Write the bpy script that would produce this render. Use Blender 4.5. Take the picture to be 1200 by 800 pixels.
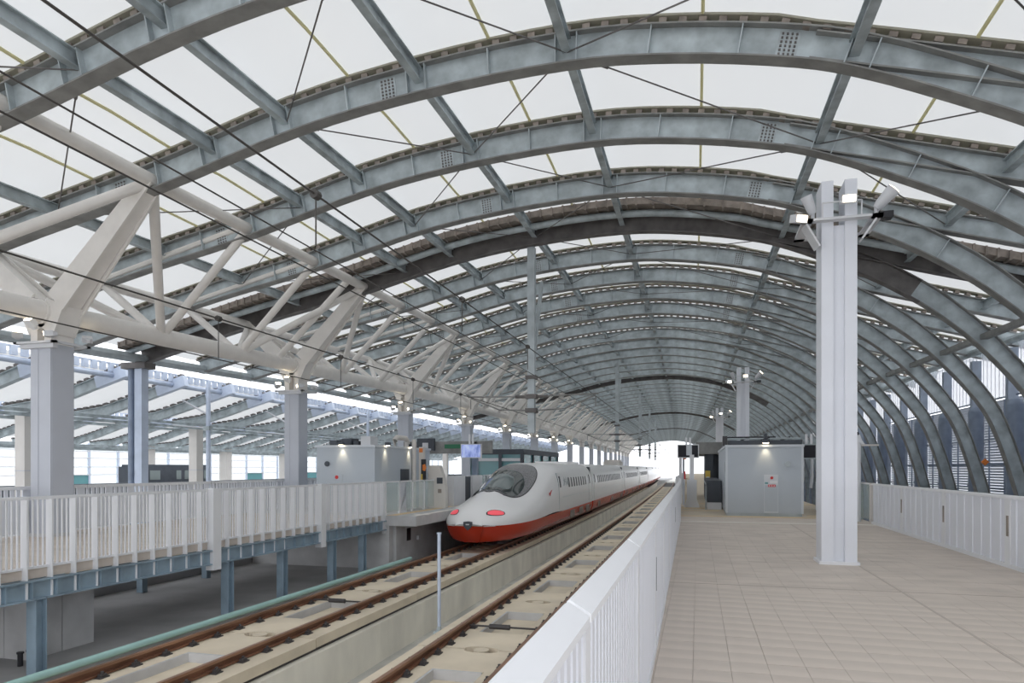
import bpy, math, random
from mathutils import Vector, Matrix
random.seed(7)
for o in list(bpy.data.objects): bpy.data.objects.remove(o)
SC = bpy.context.scene
COL = SC.collection

# ------------------------------------------------------------------ camera, sky, exposure
EYE = 1.65
PSI = math.atan(218 / 800)
cam = bpy.data.cameras.new('camera')
camo = bpy.data.objects.new('camera', cam); COL.objects.link(camo)
camo.location = (0, 0, EYE); camo.rotation_euler = (math.pi / 2, 0, PSI)
cam.sensor_width = 36; cam.lens = 24; cam.shift_y = 148 / 1200
cam.clip_start = 0.05; cam.clip_end = 2000
SC.camera = camo
W = bpy.data.worlds.new('overcast_sky'); SC.world = W; W.use_nodes = True
bg = W.node_tree.nodes['Background']
bg.inputs[0].default_value = (0.93, 0.95, 1.0, 1); bg.inputs[1].default_value = 1.5
SC.view_settings.view_transform = 'Standard'; SC.view_settings.look = 'None'
SC.view_settings.exposure = 0.42; SC.view_settings.gamma = 1
SC.view_settings.use_curve_mapping = False

# ------------------------------------------------------------------ materials
def mat(name, col, rough=.55, metal=0., var=0., scale=3., bump=0., stretch=None, var_col=None, detail=4):
    m = bpy.data.materials.new(name); m.use_nodes = True
    nt = m.node_tree; b = nt.nodes['Principled BSDF']
    b.inputs['Base Color'].default_value = (*col, 1)
    b.inputs['Roughness'].default_value = rough; b.inputs['Metallic'].default_value = metal
    if var or bump or var_col:
        tc = nt.nodes.new('ShaderNodeTexCoord'); mp = nt.nodes.new('ShaderNodeMapping')
        if stretch: mp.inputs['Scale'].default_value = stretch
        nt.links.new(tc.outputs['Object'], mp.inputs[0])
        n = nt.nodes.new('ShaderNodeTexNoise'); n.inputs['Scale'].default_value = scale; n.inputs['Detail'].default_value = detail
        nt.links.new(mp.outputs[0], n.inputs['Vector'])
        if var or var_col:
            r = nt.nodes.new('ShaderNodeValToRGB')
            lo = var_col or tuple(max(0, c * (1 - var)) for c in col); hi = tuple(min(1, c * (1 + var)) for c in col)
            r.color_ramp.elements[0].position = .32; r.color_ramp.elements[1].position = .68
            r.color_ramp.elements[0].color = (*lo, 1); r.color_ramp.elements[1].color = (*hi, 1)
            nt.links.new(n.outputs[0], r.inputs[0]); nt.links.new(r.outputs[0], b.inputs['Base Color'])
        if bump:
            bp = nt.nodes.new('ShaderNodeBump'); bp.inputs['Strength'].default_value = bump
            nt.links.new(n.outputs[0], bp.inputs['Height']); nt.links.new(bp.outputs[0], b.inputs['Normal'])
    return m
def emit(name, col, s):
    m = mat(name, col); b = m.node_tree.nodes['Principled BSDF']
    b.inputs['Emission Color'].default_value = (*col, 1); b.inputs['Emission Strength'].default_value = s
    return m
def glassy(name, col, alpha, rough=.08):
    m = mat(name, col, rough); m.node_tree.nodes['Principled BSDF'].inputs['Alpha'].default_value = alpha
    return m
M = {}
M['galv'] = mat('galvanised_steel', (.44, .495, .515), .5, .15, .3, 1.9, detail=6)
M['galv2'] = mat('galvanised_steel_clean', (.46, .51, .53), .5, .15, .15, 2)
M['flange'] = mat('weathered_flange', (.26, .26, .25), .6, .1, .2, 2.5)
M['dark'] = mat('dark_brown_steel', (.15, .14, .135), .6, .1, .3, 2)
M['rubber'] = mat('brown_gutter', (.26, .22, .19), .6, 0, .3, 4)
M['white'] = mat('white_painted_steel', (.78, .79, .81), .45, 0, .03, 1.5)
M['white2'] = mat('white_panel', (.76, .78, .83), .4, 0, .03, 1.2)
M['coping'] = mat('white_coping', (.83, .84, .86), .45, 0, .02, 1.5)
M['truss'] = mat('cream_painted_steel', (.80, .77, .73), .5, 0, .05, 2)
M['colgrey'] = mat('pale_column_cladding', (.52, .545, .60), .5, 0, .04, 1)
M['beigecol'] = mat('beige_column', (.70, .67, .63), .6, 0, .05, 1)
M['conc'] = mat('pale_concrete', (.80, .77, .68), .85, 0, .12, 1.0, .12, (1, 1, .5))
M['concslab'] = mat('track_slab_concrete', (.72, .63, .49), .85, 0, .12, .9, .1)
M['concgrey'] = mat('grey_concrete', (.55, .55, .55), .85, 0, .15, 1.2, .1)
M['bed'] = mat('concrete_bed', (.55, .54, .5), .9, 0, .2, 1, .1)
M['ground'] = mat('dark_ground', (.42, .42, .42), .9, 0, .2, .6, .1)
M['tile'] = mat('platform_tile', (.60, .53, .465), .7, 0, .10, 1.1, .04, (1, 2.2, 1))
M['tile2'] = mat('ochre_platform_tile', (.60, .51, .39), .7, 0, .12, 1.1, .04, (1, 2.2, 1))
M['grout'] = mat('tile_joint', (.49, .43, .375), .85)
M['rail'] = mat('rusty_rail', (.20, .095, .055), .55, .3, .3, 6, 0, (1, .3, 1))
M['railtop'] = mat('rail_head', (.34, .19, .12), .38, .5, .25, 5, 0, (1, .2, 1))
M['clip'] = mat('dark_fastener', (.06, .055, .055), .6)
M['aqua'] = mat('pale_green_pipe', (.38, .60, .56), .5, 0, .06, 2)
M['blue'] = mat('blue_grey_steel', (.27, .36, .43), .45, .15, .18, 2)
M['bluelight'] = mat('light_blue_steel', (.55, .62, .74), .4, .15, .08, 2)
M['navy'] = mat('dark_blue_steel', (.24, .29, .38), .4, .15, .15, 2)
M['black'] = mat('black', (.02, .02, .025), .4)
M['char'] = mat('charcoal', (.055, .065, .08), .5, 0, .15, 2)
M['train'] = mat('train_white', (.93, .93, .93), .22)
M['red'] = mat('train_red', (.50, .035, .012), .25)
M['glass'] = mat('dark_glass', (.03, .045, .045), .06)
M['sidewin'] = mat('side_window_glass', (.06, .065, .07), .6)
M['shade'] = mat('windscreen_surround', (.20, .20, .21), .3, 0, .5, 9, 0, (6, 1, 1))
M['tail'] = emit('tail_light', (.85, .10, .13), .35)
M['kiosk'] = mat('kiosk_grey', (.49, .54, .59), .5, 0, .03, 1)
M['kiosktrim'] = mat('kiosk_trim', (.64, .68, .72), .5)
M['lamp'] = emit('lamp_warm', (1, .86, .62), 9)
M['lampwhite'] = mat('lamp_housing', (.62, .63, .65), .4)
M['screen'] = mat('screen_picture', (.13, .19, .48), .3, 0, 0, 2.2, 0, (2.2, 1, 1), (.5, .58, .88))
_nt = M['screen'].node_tree; _b = _nt.nodes['Principled BSDF']; _b.inputs['Emission Strength'].default_value = .45
_nt.links.new([n_ for n_ in _nt.nodes if n_.type == 'VALTORGB'][0].outputs[0], _b.inputs['Emission Color'])
M['screen2'] = mat('screen_black', (.012, .012, .02), .6)
M['orange'] = mat('orange', (.75, .22, .04), .5)
M['yellow'] = mat('yellow', (.72, .52, .10), .6)
M['paleline'] = mat('pale_line', (.85, .82, .76), .6)
M['ochre'] = mat('ochre_tactile', (.70, .54, .32), .75, 0, .1, 3)
M['redsign'] = mat('red_sign', (.62, .03, .03), .5)
M['green'] = mat('green_sign', (.03, .18, .09), .5)
M['louvre'] = mat('louvre_slat', (.55, .58, .64), .5, .1)
M['wallblue'] = mat('wall_steel', (.32, .37, .45), .5, .1, .15, 2)
M['teal'] = mat('teal_glass', (.12, .30, .32), .15)
M['pane'] = mat('windscreen_reflection', (.16, .20, .20), .1)
M['wire'] = mat('wire', (.05, .045, .04), .6)
M['glassp'] = glassy('clear_glass', (.72, .84, .82), .32)
M['glow'] = glassy('wall_glazing', (.86, .88, .95), .4, .4)

m = bpy.data.materials.new('roof_membrane'); m.use_nodes = True
nt = m.node_tree; nt.nodes.remove(nt.nodes['Principled BSDF'])
out = nt.nodes['Material Output']
tr = nt.nodes.new('ShaderNodeBsdfTranslucent'); df = nt.nodes.new('ShaderNodeBsdfDiffuse'); mx = nt.nodes.new('ShaderNodeMixShader')
tr.inputs[0].default_value = (.61, .615, .605, 1); df.inputs[0].default_value = (.86, .87, .86, 1); mx.inputs[0].default_value = .46
nt.links.new(tr.outputs[0], mx.inputs[1]); nt.links.new(df.outputs[0], mx.inputs[2]); nt.links.new(mx.outputs[0], out.inputs[0])
M['membrane'] = m

def membrane_strip(name, col, share):
    m = bpy.data.materials.new(name); m.use_nodes = True; nt = m.node_tree; nt.nodes.remove(nt.nodes['Principled BSDF'])
    a = nt.nodes.new('ShaderNodeBsdfTranslucent'); b = nt.nodes.new('ShaderNodeBsdfDiffuse'); x = nt.nodes.new('ShaderNodeMixShader')
    a.inputs[0].default_value = (*col, 1); b.inputs[0].default_value = (*col, 1); x.inputs[0].default_value = share
    nt.links.new(a.outputs[0], x.inputs[1]); nt.links.new(b.outputs[0], x.inputs[2]); nt.links.new(x.outputs[0], nt.nodes['Material Output'].inputs[0]); return m
M['seam'] = membrane_strip('membrane_seam', (.80, .77, .55), .5)
M['clampy'] = membrane_strip('yellowed_clamp', (.52, .50, .42), .7)

# ------------------------------------------------------------------ helpers
class MB:
    def __init__(s): s.v = []; s.f = []; s.sm = False
    def add(s, vs, fs):
        n = len(s.v); s.v += [tuple(p) for p in vs]; s.f += [tuple(i + n for i in q) for q in fs]; return s
    def box(s, x0, x1, y0, y1, z0, z1):
        return s.add([(x0, y0, z0), (x1, y0, z0), (x1, y1, z0), (x0, y1, z0), (x0, y0, z1), (x1, y0, z1), (x1, y1, z1), (x0, y1, z1)],
                     [(3, 2, 1, 0), (4, 5, 6, 7), (0, 1, 5, 4), (1, 2, 6, 5), (2, 3, 7, 6), (3, 0, 4, 7)])
    def bar(s, a, b, w, h, up=(0, 0, 1), w2=None, h2=None):
        a = Vector(a); b = Vector(b); d = (b - a).normalized(); up = Vector(up)
        r = d.cross(up)
        if r.length < 1e-4: r = d.cross(Vector((0, 1, 0)))
        r.normalize(); u = r.cross(d)
        w2 = w if w2 is None else w2; h2 = h if h2 is None else h2
        vs = []
        for p, ww, hh in ((a, w, h), (b, w2, h2)):
            vs += [p - r * ww / 2 - u * hh / 2, p + r * ww / 2 - u * hh / 2, p + r * ww / 2 + u * hh / 2, p - r * ww / 2 + u * hh / 2]
        return s.add(vs, [(3, 2, 1, 0), (4, 5, 6, 7), (0, 1, 5, 4), (1, 2, 6, 5), (2, 3, 7, 6), (3, 0, 4, 7)])
    def tube(s, pts, r, n=10, r2=None, cap=True):
        pts = [Vector(p) for p in pts]; vs = []; fs = []; N = len(pts)
        for i, p in enumerate(pts):
            d = (pts[min(i + 1, N - 1)] - pts[max(i - 1, 0)]).normalized()
            up = Vector((0, 0, 1)) if abs(d.z) < .95 else Vector((0, 1, 0))
            a = d.cross(up).normalized(); b = a.cross(d)
            rr = r if r2 is None else r + (r2 - r) * i / (N - 1)
            vs += [p + (a * math.cos(2 * math.pi * k / n) + b * math.sin(2 * math.pi * k / n)) * rr for k in range(n)]
        for i in range(N - 1):
            for k in range(n):
                k2 = (k + 1) % n
                fs.append((i * n + k, i * n + k2, (i + 1) * n + k2, (i + 1) * n + k))
        if cap: fs += [tuple(range(n))[::-1], tuple((N - 1) * n + k for k in range(n))]
        s.sm = True
        return s.add(vs, fs)
    def sweep(s, path, o0, o1, y0, y1, taper=None):   # box swept along a path of (x,z) between normal offsets
        N = len(path); vs = []
        for i, (x, z) in enumerate(path):
            a = path[max(i - 1, 0)]; b = path[min(i + 1, N - 1)]
            dx, dz = b[0] - a[0], b[1] - a[1]; L = math.hypot(dx, dz) or 1
            nx, nz = -dz / L, dx / L
            tp = 1 if not taper else taper(x)
            for o in (o0 * tp, o1 * tp):
                for y in (y0, y1): vs.append((x + nx * o, y, z + nz * o))
        fs = []
        for i in range(N - 1):
            p = i * 4; q = p + 4
            fs += [(p, q, q + 1, p + 1), (p + 2, p + 3, q + 3, q + 2), (p, p + 2, q + 2, q), (p + 1, q + 1, q + 3, p + 3)]
        fs += [(0, 1, 3, 2), (N * 4 - 4, N * 4 - 2, N * 4 - 1, N * 4 - 3)]
        return s.add(vs, fs)
    def prism(s, poly, y0, y1):           # polygon in (x,z) extruded along y
        n = len(poly)
        vs = [(x, y0, z) for x, z in poly] + [(x, y1, z) for x, z in poly]
        fs = [tuple(range(n)), tuple(range(2 * n - 1, n - 1, -1))] + [((i + 1) % n, i, n + i, n + (i + 1) % n) for i in range(n)]
        return s.add(vs, fs)
    def prismz(s, poly, z0, z1):
        n = len(poly)
        vs = [(x, y, z0) for x, y in poly] + [(x, y, z1) for x, y in poly]
        fs = [tuple(range(n))[::-1], tuple(range(n, 2 * n))] + [(i, (i + 1) % n, n + (i + 1) % n, n + i) for i in range(n)]
        return s.add(vs, fs)
    def mesh(s, name):
        me = bpy.data.meshes.new(name); me.from_pydata(s.v, [], s.f); me.update()
        return me
    def build(s, name, m, parent=None, loc=None, smooth=None):
        me = s.mesh(name); me.materials.append(M[m] if isinstance(m, str) else m)
        if smooth or (smooth is None and s.sm):
            me.shade_smooth() if hasattr(me, 'shade_smooth') else None
            if smooth != 'all':
                me.set_sharp_from_angle(angle=math.radians(40))
        return put(name, me, parent, loc)
def put(name, me, parent=None, loc=None, rotz=0):
    o = bpy.data.objects.new(name, me); COL.objects.link(o)
    if parent: o.parent = parent
    if loc: o.location = loc
    if rotz: o.rotation_euler[2] = rotz
    return o
def empty(name, loc=(0, 0, 0)):
    o = bpy.data.objects.new(name, None); COL.objects.link(o); o.location = loc; o.empty_display_size = .2
    return o
def tag(o, label, cat, group=None):
    o['label'] = label; o['category'] = cat; o['kind'] = 'thing'
    if group: o['group'] = group
    return o
def struct(o): o['kind'] = 'structure'; return o
def thing(name, label, cat, loc=(0, 0, 0), group=None): return tag(empty(name, loc), label, cat, group)
def cx(y): return -(max(y, 0) ** 2) / 10000
def rise(y): return min(max(.022 * (y - 13), -.1), .5)
def interp(t, x):
    if x <= t[0][0]: return t[0][1]
    for (a, b), (c, d) in zip(t, t[1:]):
        if x <= c: return b + (d - b) * (x - a) / (c - a)
    return t[-1][1]
def spline(P, n=5):
    out = []
    for i in range(len(P) - 1):
        p0 = P[max(i - 1, 0)]; p1 = P[i]; p2 = P[i + 1]; p3 = P[min(i + 2, len(P) - 1)]
        for k in range(n):
            t = k / n
            out.append(tuple(.5 * (2 * p1[j] + (p2[j] - p0[j]) * t + (2 * p0[j] - 5 * p1[j] + 4 * p2[j] - p3[j]) * t * t + (3 * p1[j] - p0[j] - 3 * p2[j] + p3[j]) * t ** 3) for j in (0, 1)))
    out.append(P[-1]); return out
PITCH = 3.5
KMIN, KMAX = -4, 58
def AY(k): return 13.1 + PITCH * k

# ------------------------------------------------------------------ floor: platform with tiles
fl = struct(empty('floor'))
FX0, FX1 = -.72, 5.08
MB().box(FX0, FX1, -12, 21.6, -.5, -.012).build('screed', 'grout', fl)
tm = MB().box(-.1485, .1485, -.1485, .1485, -.012, 0).mesh('tile'); tm.materials.append(M['tile'])
tile_far = MB(); n = 0
Y0t = 4.3
rows = int((21.55 - Y0t) / .3)
for j in range(rows + 1):
    y = Y0t + .15 + .3 * j
    for i in range(19):
        x = -.64 + .15 + .3 * i
        if x > 4.95: continue
        if abs(x - 2.66) < .01 and False: pass
        vis = (j < 18) and x > -.4 and not (x < -.1 and j < 3)
        if vis and n < 300:
            put('tile', tm, fl, (x, y, random.uniform(-.0012, .0012))); n += 1
        else:
            tile_far.box(x - .1485, x + .1485, y - .1485, y + .1485, -.012, random.uniform(-.001, .001))
for j in range(40):
    y = Y0t - .15 - .3 * j
    for i in range(19): tile_far.box(-.64 + .3 * i, -.64 + .3 * i + .294, y - .147, y + .147, -.012, 0)
t = tile_far.build('tile_field', 'tile', fl); t['kind'] = 'stuff'
MB().box(2.60, 2.63, 4, 21.5, 0, .003).build('joint_strip', 'grout', fl)
MB().box(FX0, FX1, 13.3 - 3.2, 13.3 - 3.175, 0, .003).build('joint_strip', 'grout', fl)
MB().box(FX0, FX1, 21.6, 21.72, -.5, .012).build('pale_line', 'paleline', fl)
m_ = MB()
m_.box(-.9, FX1, 21.72, 24.0, -.5, 0); m_.build('platform_deck', 'tile', fl); m_ = MB()
for a in range(6): m_.box(-.9 + cx(22 + a * 30), FX1 + cx(22 + a * 30), 24.0 + a * 30, 54.0 + a * 30, -.5, -.001 * a)
m_.build('platform_deck', 'tile2', fl)
MB().box(-.8, 5.0, 24.0, 24.35, 0, .006).build('tactile_strip', 'ochre', fl)
MB().box(-.8, .8, 27.2, 27.5, 0, .006).build('tactile_strip', 'ochre', fl)
MB().box(-.8, .3, 28.6, 29.3, 0, .006).build('tactile_strip', 'ochre', fl)
MB().box(-.8, 5.0, 32.5, 33.0, 0, .006).build('tactile_strip', 'ochre', fl)
MB().box(3.6, 5.0, 25.0, 25.4, 0, .006).build('tactile_strip', 'ochre', fl)

# lower ground
g = struct(empty('ground'))
MB().box(-70, 14, -20, 260, -2.7, -2.5).build('viaduct_floor', 'bed', g)
MB().box(-24, -9.16, -20, 260, -2.5, -1.85).build('side_floor', 'ground', g)
MB().box(-70, -24, -20, 260, -2.5, -1.2).build('far_floor', 'ground', g)
MB().box(-16.2, -15.8, 9, 40, -1.85, -1.5).build('kerb', 'ground', g)
MB().box(-16.8, -16.2, -5, 60, -1.85, -1.45).build('pale_bed', 'concgrey', g)
MB().box(-18.6, -18.2, -5, 60, -1.85, -1.05).build('retaining_wall', 'concslab', g)
MB().box(-18.2, -16.8, -5, 60, -1.85, -1.7).build('pale_bed', 'concslab', g)

# ------------------------------------------------------------------ ceiling: arched roof
RIB = spline([(-22.4, 5.76), (-16.84, 7.1), (-12.25, 8.02), (-8.4, 8.93), (-5.4, 9.33), (-2.5, 9.46), (-.4, 9.28), (1.7, 8.88), (2.9, 8.48), (4.3, 7.84),
              (5.5, 7.22), (6.6, 6.5), (7.3, 5.95), (8.15, 5.15), (9.2, 3.9), (9.84, 2.8), (10.45, .9), (10.75, -.6), (10.8, -2.4)], 4)
OUTER = [(1.9, 8.86), (3.4, 8.43), (5.15, 7.92), (8.5, 6.95), (12.4, 5.82)]
def top_path():
    p = [(x, z) for x, z in RIB if x < 1.5]
    r = []
    for i, (x, z) in enumerate(p):
        a = p[max(i - 1, 0)]; b = p[min(i + 1, len(p) - 1)]; L = math.hypot(b[0] - a[0], b[1] - a[1])
        r.append((x - (b[1] - a[1]) / L * .6, z + (b[0] - a[0]) / L * .6))
    r += [(x + .13, z + .49) for x, z in OUTER[0:]]
    return r
TOP = top_path()
def topz(x):
    return interp(TOP, x)
def ribz(x): return interp(RIB, x)
def rib_mesh(web, fl_, nm):
    a = MB(); D = .6
    tpf = lambda x: interp([(6.5, 1), (10.2, .72)], x)
    a.sweep(RIB, 0, .03, -.16, .16, tpf); a.sweep(RIB, D - .03, D, -.16, .16, tpf)
    n1 = len(a.f); a.sweep(RIB, .03, D - .03, -.014, .014, tpf)
    me = a.mesh(nm); me.materials.append(M[fl_]); me.materials.append(M[web])
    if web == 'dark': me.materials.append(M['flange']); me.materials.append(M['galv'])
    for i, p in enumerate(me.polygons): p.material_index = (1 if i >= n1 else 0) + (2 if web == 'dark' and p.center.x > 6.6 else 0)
    return me
def outer_mesh(web, fl_, nm):
    a = MB(); D = .5
    a.sweep(OUTER, 0, .03, -.14, .14); a.sweep(OUTER, D - .03, D, -.14, .14)
    n1 = len(a.f); a.sweep(OUTER, .03, D - .03, -.012, .012)
    me = a.mesh(nm); me.materials.append(M[fl_]); me.materials.append(M[web])
    for i, p in enumerate(me.polygons): p.material_index = 1 if i >= n1 else 0
    return me
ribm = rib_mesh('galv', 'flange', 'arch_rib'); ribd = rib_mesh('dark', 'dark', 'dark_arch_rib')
outm = outer_mesh('galv', 'flange', 'eave_beam'); outd = outer_mesh('dark', 'dark', 'dark_eave_beam')
# clamp rail on top of each arch
cr = MB(); acc = 0
for (a, b) in zip(TOP, TOP[1:]):
    L = math.hypot(b[0] - a[0], b[1] - a[1]); d = ((b[0] - a[0]) / L, (b[1] - a[1]) / L); s_ = acc
    while s_ < L:
        px, pz = a[0] + d[0] * s_, a[1] + d[1] * s_
        cr.bar((px - d[0] * .07 - d[1] * .06, 0, pz - d[1] * .07 + d[0] * .06), (px + d[0] * .07 - d[1] * .06, 0, pz + d[1] * .07 + d[0] * .06), .26, .09)
        s_ += .36
    acc = s_ - L
crm = cr.mesh('clamp_row'); crm.materials.append(M['rubber'])
cs = MB().sweep(TOP, .12, .16, -.15, .15).mesh('clamp_strip'); cs.materials.append(M['clampy'])
def offset_path(path, o):
    r = []
    for i, (x, z) in enumerate(path):
        a = path[max(i - 1, 0)]; b = path[min(i + 1, len(path) - 1)]; L = math.hypot(b[0] - a[0], b[1] - a[1])
        r.append((x - (b[1] - a[1]) / L * o, z + (b[0] - a[0]) / L * o))
    return r
MEMP = offset_path(TOP, .19)
MEMP = [(MEMP[0][0] - .4, MEMP[0][1] - .1)] + MEMP + [(MEMP[-1][0] + .5, MEMP[-1][1] - .14)]
# stiffeners
def path_at(path, x):
    for i, (a, b) in enumerate(zip(path, path[1:])):
        if a[0] <= x <= b[0]:
            t = (x - a[0]) / (b[0] - a[0] + 1e-9); L = math.hypot(b[0] - a[0], b[1] - a[1])
            return (a[0] + (b[0] - a[0]) * t, a[1] + (b[1] - a[1]) * t), (-(b[1] - a[1]) / L, (b[0] - a[0]) / L)
def stiff_mesh(x):
    (px, pz), (nx, nz) = path_at(RIB, x)
    a = MB().bar((px + nx * .03, 0, pz + nz * .03), (px + nx * .57, 0, pz + nz * .57), .022, .29, up=(0, 1, 0))
    me = a.mesh('stiffener'); me.materials.append(M['galv2']); return me
PURX = [-20.2, -15.0, -10.5, -8.67, -5.54, -2.45, 2.65, 6.3, 9.6]
STX = [-20.2, -18.4, -13.6, -11.9, -10.7, -10.3, -8.87, -8.47, -7.1, -5.74, -5.34, -4.0, -2.65, -2.25, -.9, .7, 2.45, 2.85, 4.4, 6.0]
stm = [stiff_mesh(x) for x in STX]
def splice_mesh(x):
    (px, pz), (nx, nz) = path_at(RIB, x); tx, tz = nz, -nx
    a = MB()
    a.bar((px + nx * .08, -.02, pz + nz * .08), (px + nx * .52, -.02, pz + nz * .52), .36, .012, up=(0, 1, 0))
    n1 = len(a.f)
    for u in (-.12, -.04, .04, .12):
        for q in range(6):
            h = .12 + .072 * q
            bx, bz = px + nx * h + tx * u, pz + nz * h + tz * u
            a.box(bx - .018, bx + .018, -.045, -.02, bz - .018, bz + .018)
    me = a.mesh('splice_plate'); me.materials.append(M['galv2']); me.materials.append(M['dark'])
    for i, p in enumerate(me.polygons): p.material_index = 1 if i >= n1 else 0
    return me
spm = [splice_mesh(x) for x in (-13.0, -6.2, 1.5)]
ceil = struct(empty('ceiling'))
EXP = (3, 15, 27, 39)
def memb(k):
    ya, yb = AY(k), AY(k + 1); a = MB(); n = len(MEMP); S = 3
    for q in range(S + 1):
        t = q / S; y = ya + (yb - ya) * t; sag = .07 * 4 * t * (1 - t)
        dx = cx(ya) + (cx(yb) - cx(ya)) * t; dz = rise(ya) + (rise(yb) - rise(ya)) * t
        a.v += [(x + dx, y, z + dz + sag) for x, z in MEMP]
    for q in range(S):
        for i in range(n - 1): a.f.append((q * n + i, q * n + i + 1, (q + 1) * n + i + 1, (q + 1) * n + i))
    a.build('membrane_panel', 'membrane', ceil, smooth=True)
for k in range(KMIN, KMAX + 1):
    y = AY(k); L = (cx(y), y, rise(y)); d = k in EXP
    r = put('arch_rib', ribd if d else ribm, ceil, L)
    put('eave_beam', outd if d else outm, ceil, L)
    put('clamp_strip', cs, ceil, L)
    if -2 <= k <= 16: put('clamp_row', crm, ceil, L)
    if -1 <= k <= 7 and not d:
        for me in stm: put('stiffener', me, r)
        for me in spm: put('splice_plate', me, r)
    if k < KMAX: memb(k)
    if d:   # expansion joint: ribbed gutter along the arch, pipe beneath
        a = MB().sweep([(x, z) for x, z in TOP], -.06, .15, -1.15, -.35)
        for (p, q) in zip(TOP, TOP[1:]):
            Ls = math.hypot(q[0] - p[0], q[1] - p[1]); c_ = max(1, int(Ls / .3))
            for i in range(c_):
                u = i / c_; x_, z_ = p[0] + (q[0] - p[0]) * u, p[1] + (q[1] - p[1]) * u
                a.box(x_ - .03, x_ + .03, -1.19, -.3, z_ - .11, z_ + .16)
        me = a.mesh('expansion_gutter'); me.materials.append(M['rubber']); put('expansion_gutter', me, ceil, L)
        pp = [(x, -.7, z - .2) for x, z in TOP]
        me = MB().tube(pp, .12, 8).mesh('gutter_pipe'); me.materials.append(M['galv']); me.shade_smooth(); put('gutter_pipe', me, ceil, L)
def pt(x, k, dz=0):     # point on the roof top line at arch k
    y = AY(k); return Vector((x + cx(y), y, topz(x) + rise(y) + dz))
def ibeam(a, b, h, w, name, parent, m='galv'):
    q = MB(); u = Vector((0, 0, 1))
    q.bar(a - u * h / 2, b - u * h / 2, w, .025).bar(a + u * h / 2, b + u * h / 2, w, .025).bar(a, b, .02, h)
    return q.build(name, m, parent)
for x in PURX:
    nn = 16
    for k in range(KMIN, nn):
        ibeam(pt(x, k, -.2), pt(x, k + 1, -.2), .26, .17, 'purlin', ceil)
    for k in range(nn, KMAX, 2):
        ibeam(pt(x, k, -.2), pt(x, k + 2, -.2), .26, .17, 'purlin', ceil)
# lower struts between the ribs on the curved side
def rp(x, k, dn=.3):
    (px, pz), (nx, nz) = path_at(RIB, x); y = AY(k)
    return Vector((px + nx * dn + cx(y), y, pz + nz * dn + rise(y)))
for x in (8.15,):
    for k in range(-1, 24): MB().bar(rp(x, k), rp(x, k + 1), .2, .16).build('side_strut', 'flange', ceil)
for k in range(-1, 24):
    MB().tube([(11.6 + cx(AY(k)), AY(k), 6.15 + rise(AY(k))), (11.6 + cx(AY(k + 1)), AY(k + 1), 6.15 + rise(AY(k + 1)))], .16, 8).build('eave_pipe', 'galv', ceil)
for x in (-7.1, -4.0, .1, 4.5, -11.6, -13.8, -18.5):
    pts = []
    for k in range(-3, 30):
        pts.append(pt(x, k, .155))
        if k < 29: pts.append((pt(x, k, .2) + pt(x, k + 1, .2)) / 2)
    MB().tube(pts, .035, 5).build('membrane_seam', 'seam', ceil)
# bracing rods with turnbuckles
def rod(a, b, parent, r=.016, tb=True):
    q = MB().tube([a, b], r, 5); d = (b - a)
    if tb:
        p = a + d * .12; q.tube([p - d.normalized() * .16, p + d.normalized() * .16], .035, 6)
        q.tube([a, a + d.normalized() * .3], .03, 6)
    q.build('brace_rod', 'dark', parent)
for k in list(range(-3, 9)):
    e = 1 if k % 2 else 0
    for xa, xb in ((-8.67, -5.54), (-5.54, -2.45), (-2.45, 2.65), (2.65, 6.3), (-15, -10.5), (-10.5, -8.67)):
        e ^= 1
        if (xa == -10.5): continue
        if e: rod(pt(xa, k, -.33), pt(xb, k + 1, -.33), ceil)
        else: rod(pt(xb, k, -.33), pt(xa, k + 1, -.33), ceil)
# left gutter pipe along the low eave
for k in range(KMIN, 34):
    MB().tube([(-22.3 + cx(AY(k)), AY(k), 5.95 + rise(AY(k))), (-22.3 + cx(AY(k + 1)), AY(k + 1), 5.95 + rise(AY(k + 1)))], .19, 8).build('gutter_pipe', 'galv2', ceil)

# ------------------------------------------------------------------ right wall
wr = struct(empty('wall_right'))
lv = MB()
for i in range(38):
    z = .1 + i * .115
    lv.bar((.02, 0, z), (.02, PITCH, z), .012, .112, up=(-.5, 0, 1))
lvm = lv.mesh('louvre_panel'); lvm.materials.append(M['louvre'])
gzm = MB().box(0, .02, 0, PITCH, 4.5, 6.6).mesh('glazing_panel'); gzm.materials.append(M['glow'])
mull = MB()
for i in range(1, 9): mull.box(-.02, 0, i * .4 - .012, i * .4 + .012, 4.5, 6.6)
mullm = mull.mesh('glazing_bars'); mullm.materials.append(M['white2'])
pom = MB().box(-.35, .0, -.13, .13, -2.4, 6.3).mesh('wall_post'); pom.materials.append(M['wallblue'])
rl = MB()
for z in (.75, 1.75, 2.8, 4.45): rl.box(-.1, -.03, 0, PITCH, z, z + .06)
for y in (.9, 2.4): rl.box(-.1, -.05, y, y + .05, -.5, 4.4)
rlm = rl.mesh('wall_girt'); rlm.materials.append(M['navy'])
tb = MB().tube([(0, 0, -2.4), (0, 0, 3.9)], .27, 20).tube([(0, 0, 3.9), (0, 0, 4.04), (0, 0, 4.1)], .27, 20, .16)
for z in (.9, 2.6): tb.tube([(0, 0, z), (0, 0, z + .06)], .3, 20)
tbm = tb.mesh('standpipe'); tbm.materials.append(M['navy']); tbm.shade_smooth(); tbm.set_sharp_from_angle(angle=.7)
for k in range(-3, 30):
    y = AY(k); L = (12.0 + cx(y), y, 0)
    p = put('louvre_panel', lvm, wr, L)
    p2 = put('glazing_panel', gzm, wr, L); put('glazing_bars', mullm, p2)
    put('wall_post', pom, wr, (12.0 + cx(y), y, 0))
    put('wall_girt', rlm, wr, L)
    put('standpipe', tbm, wr, (10.95 + cx(y), y + 1.0, 0))
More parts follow.
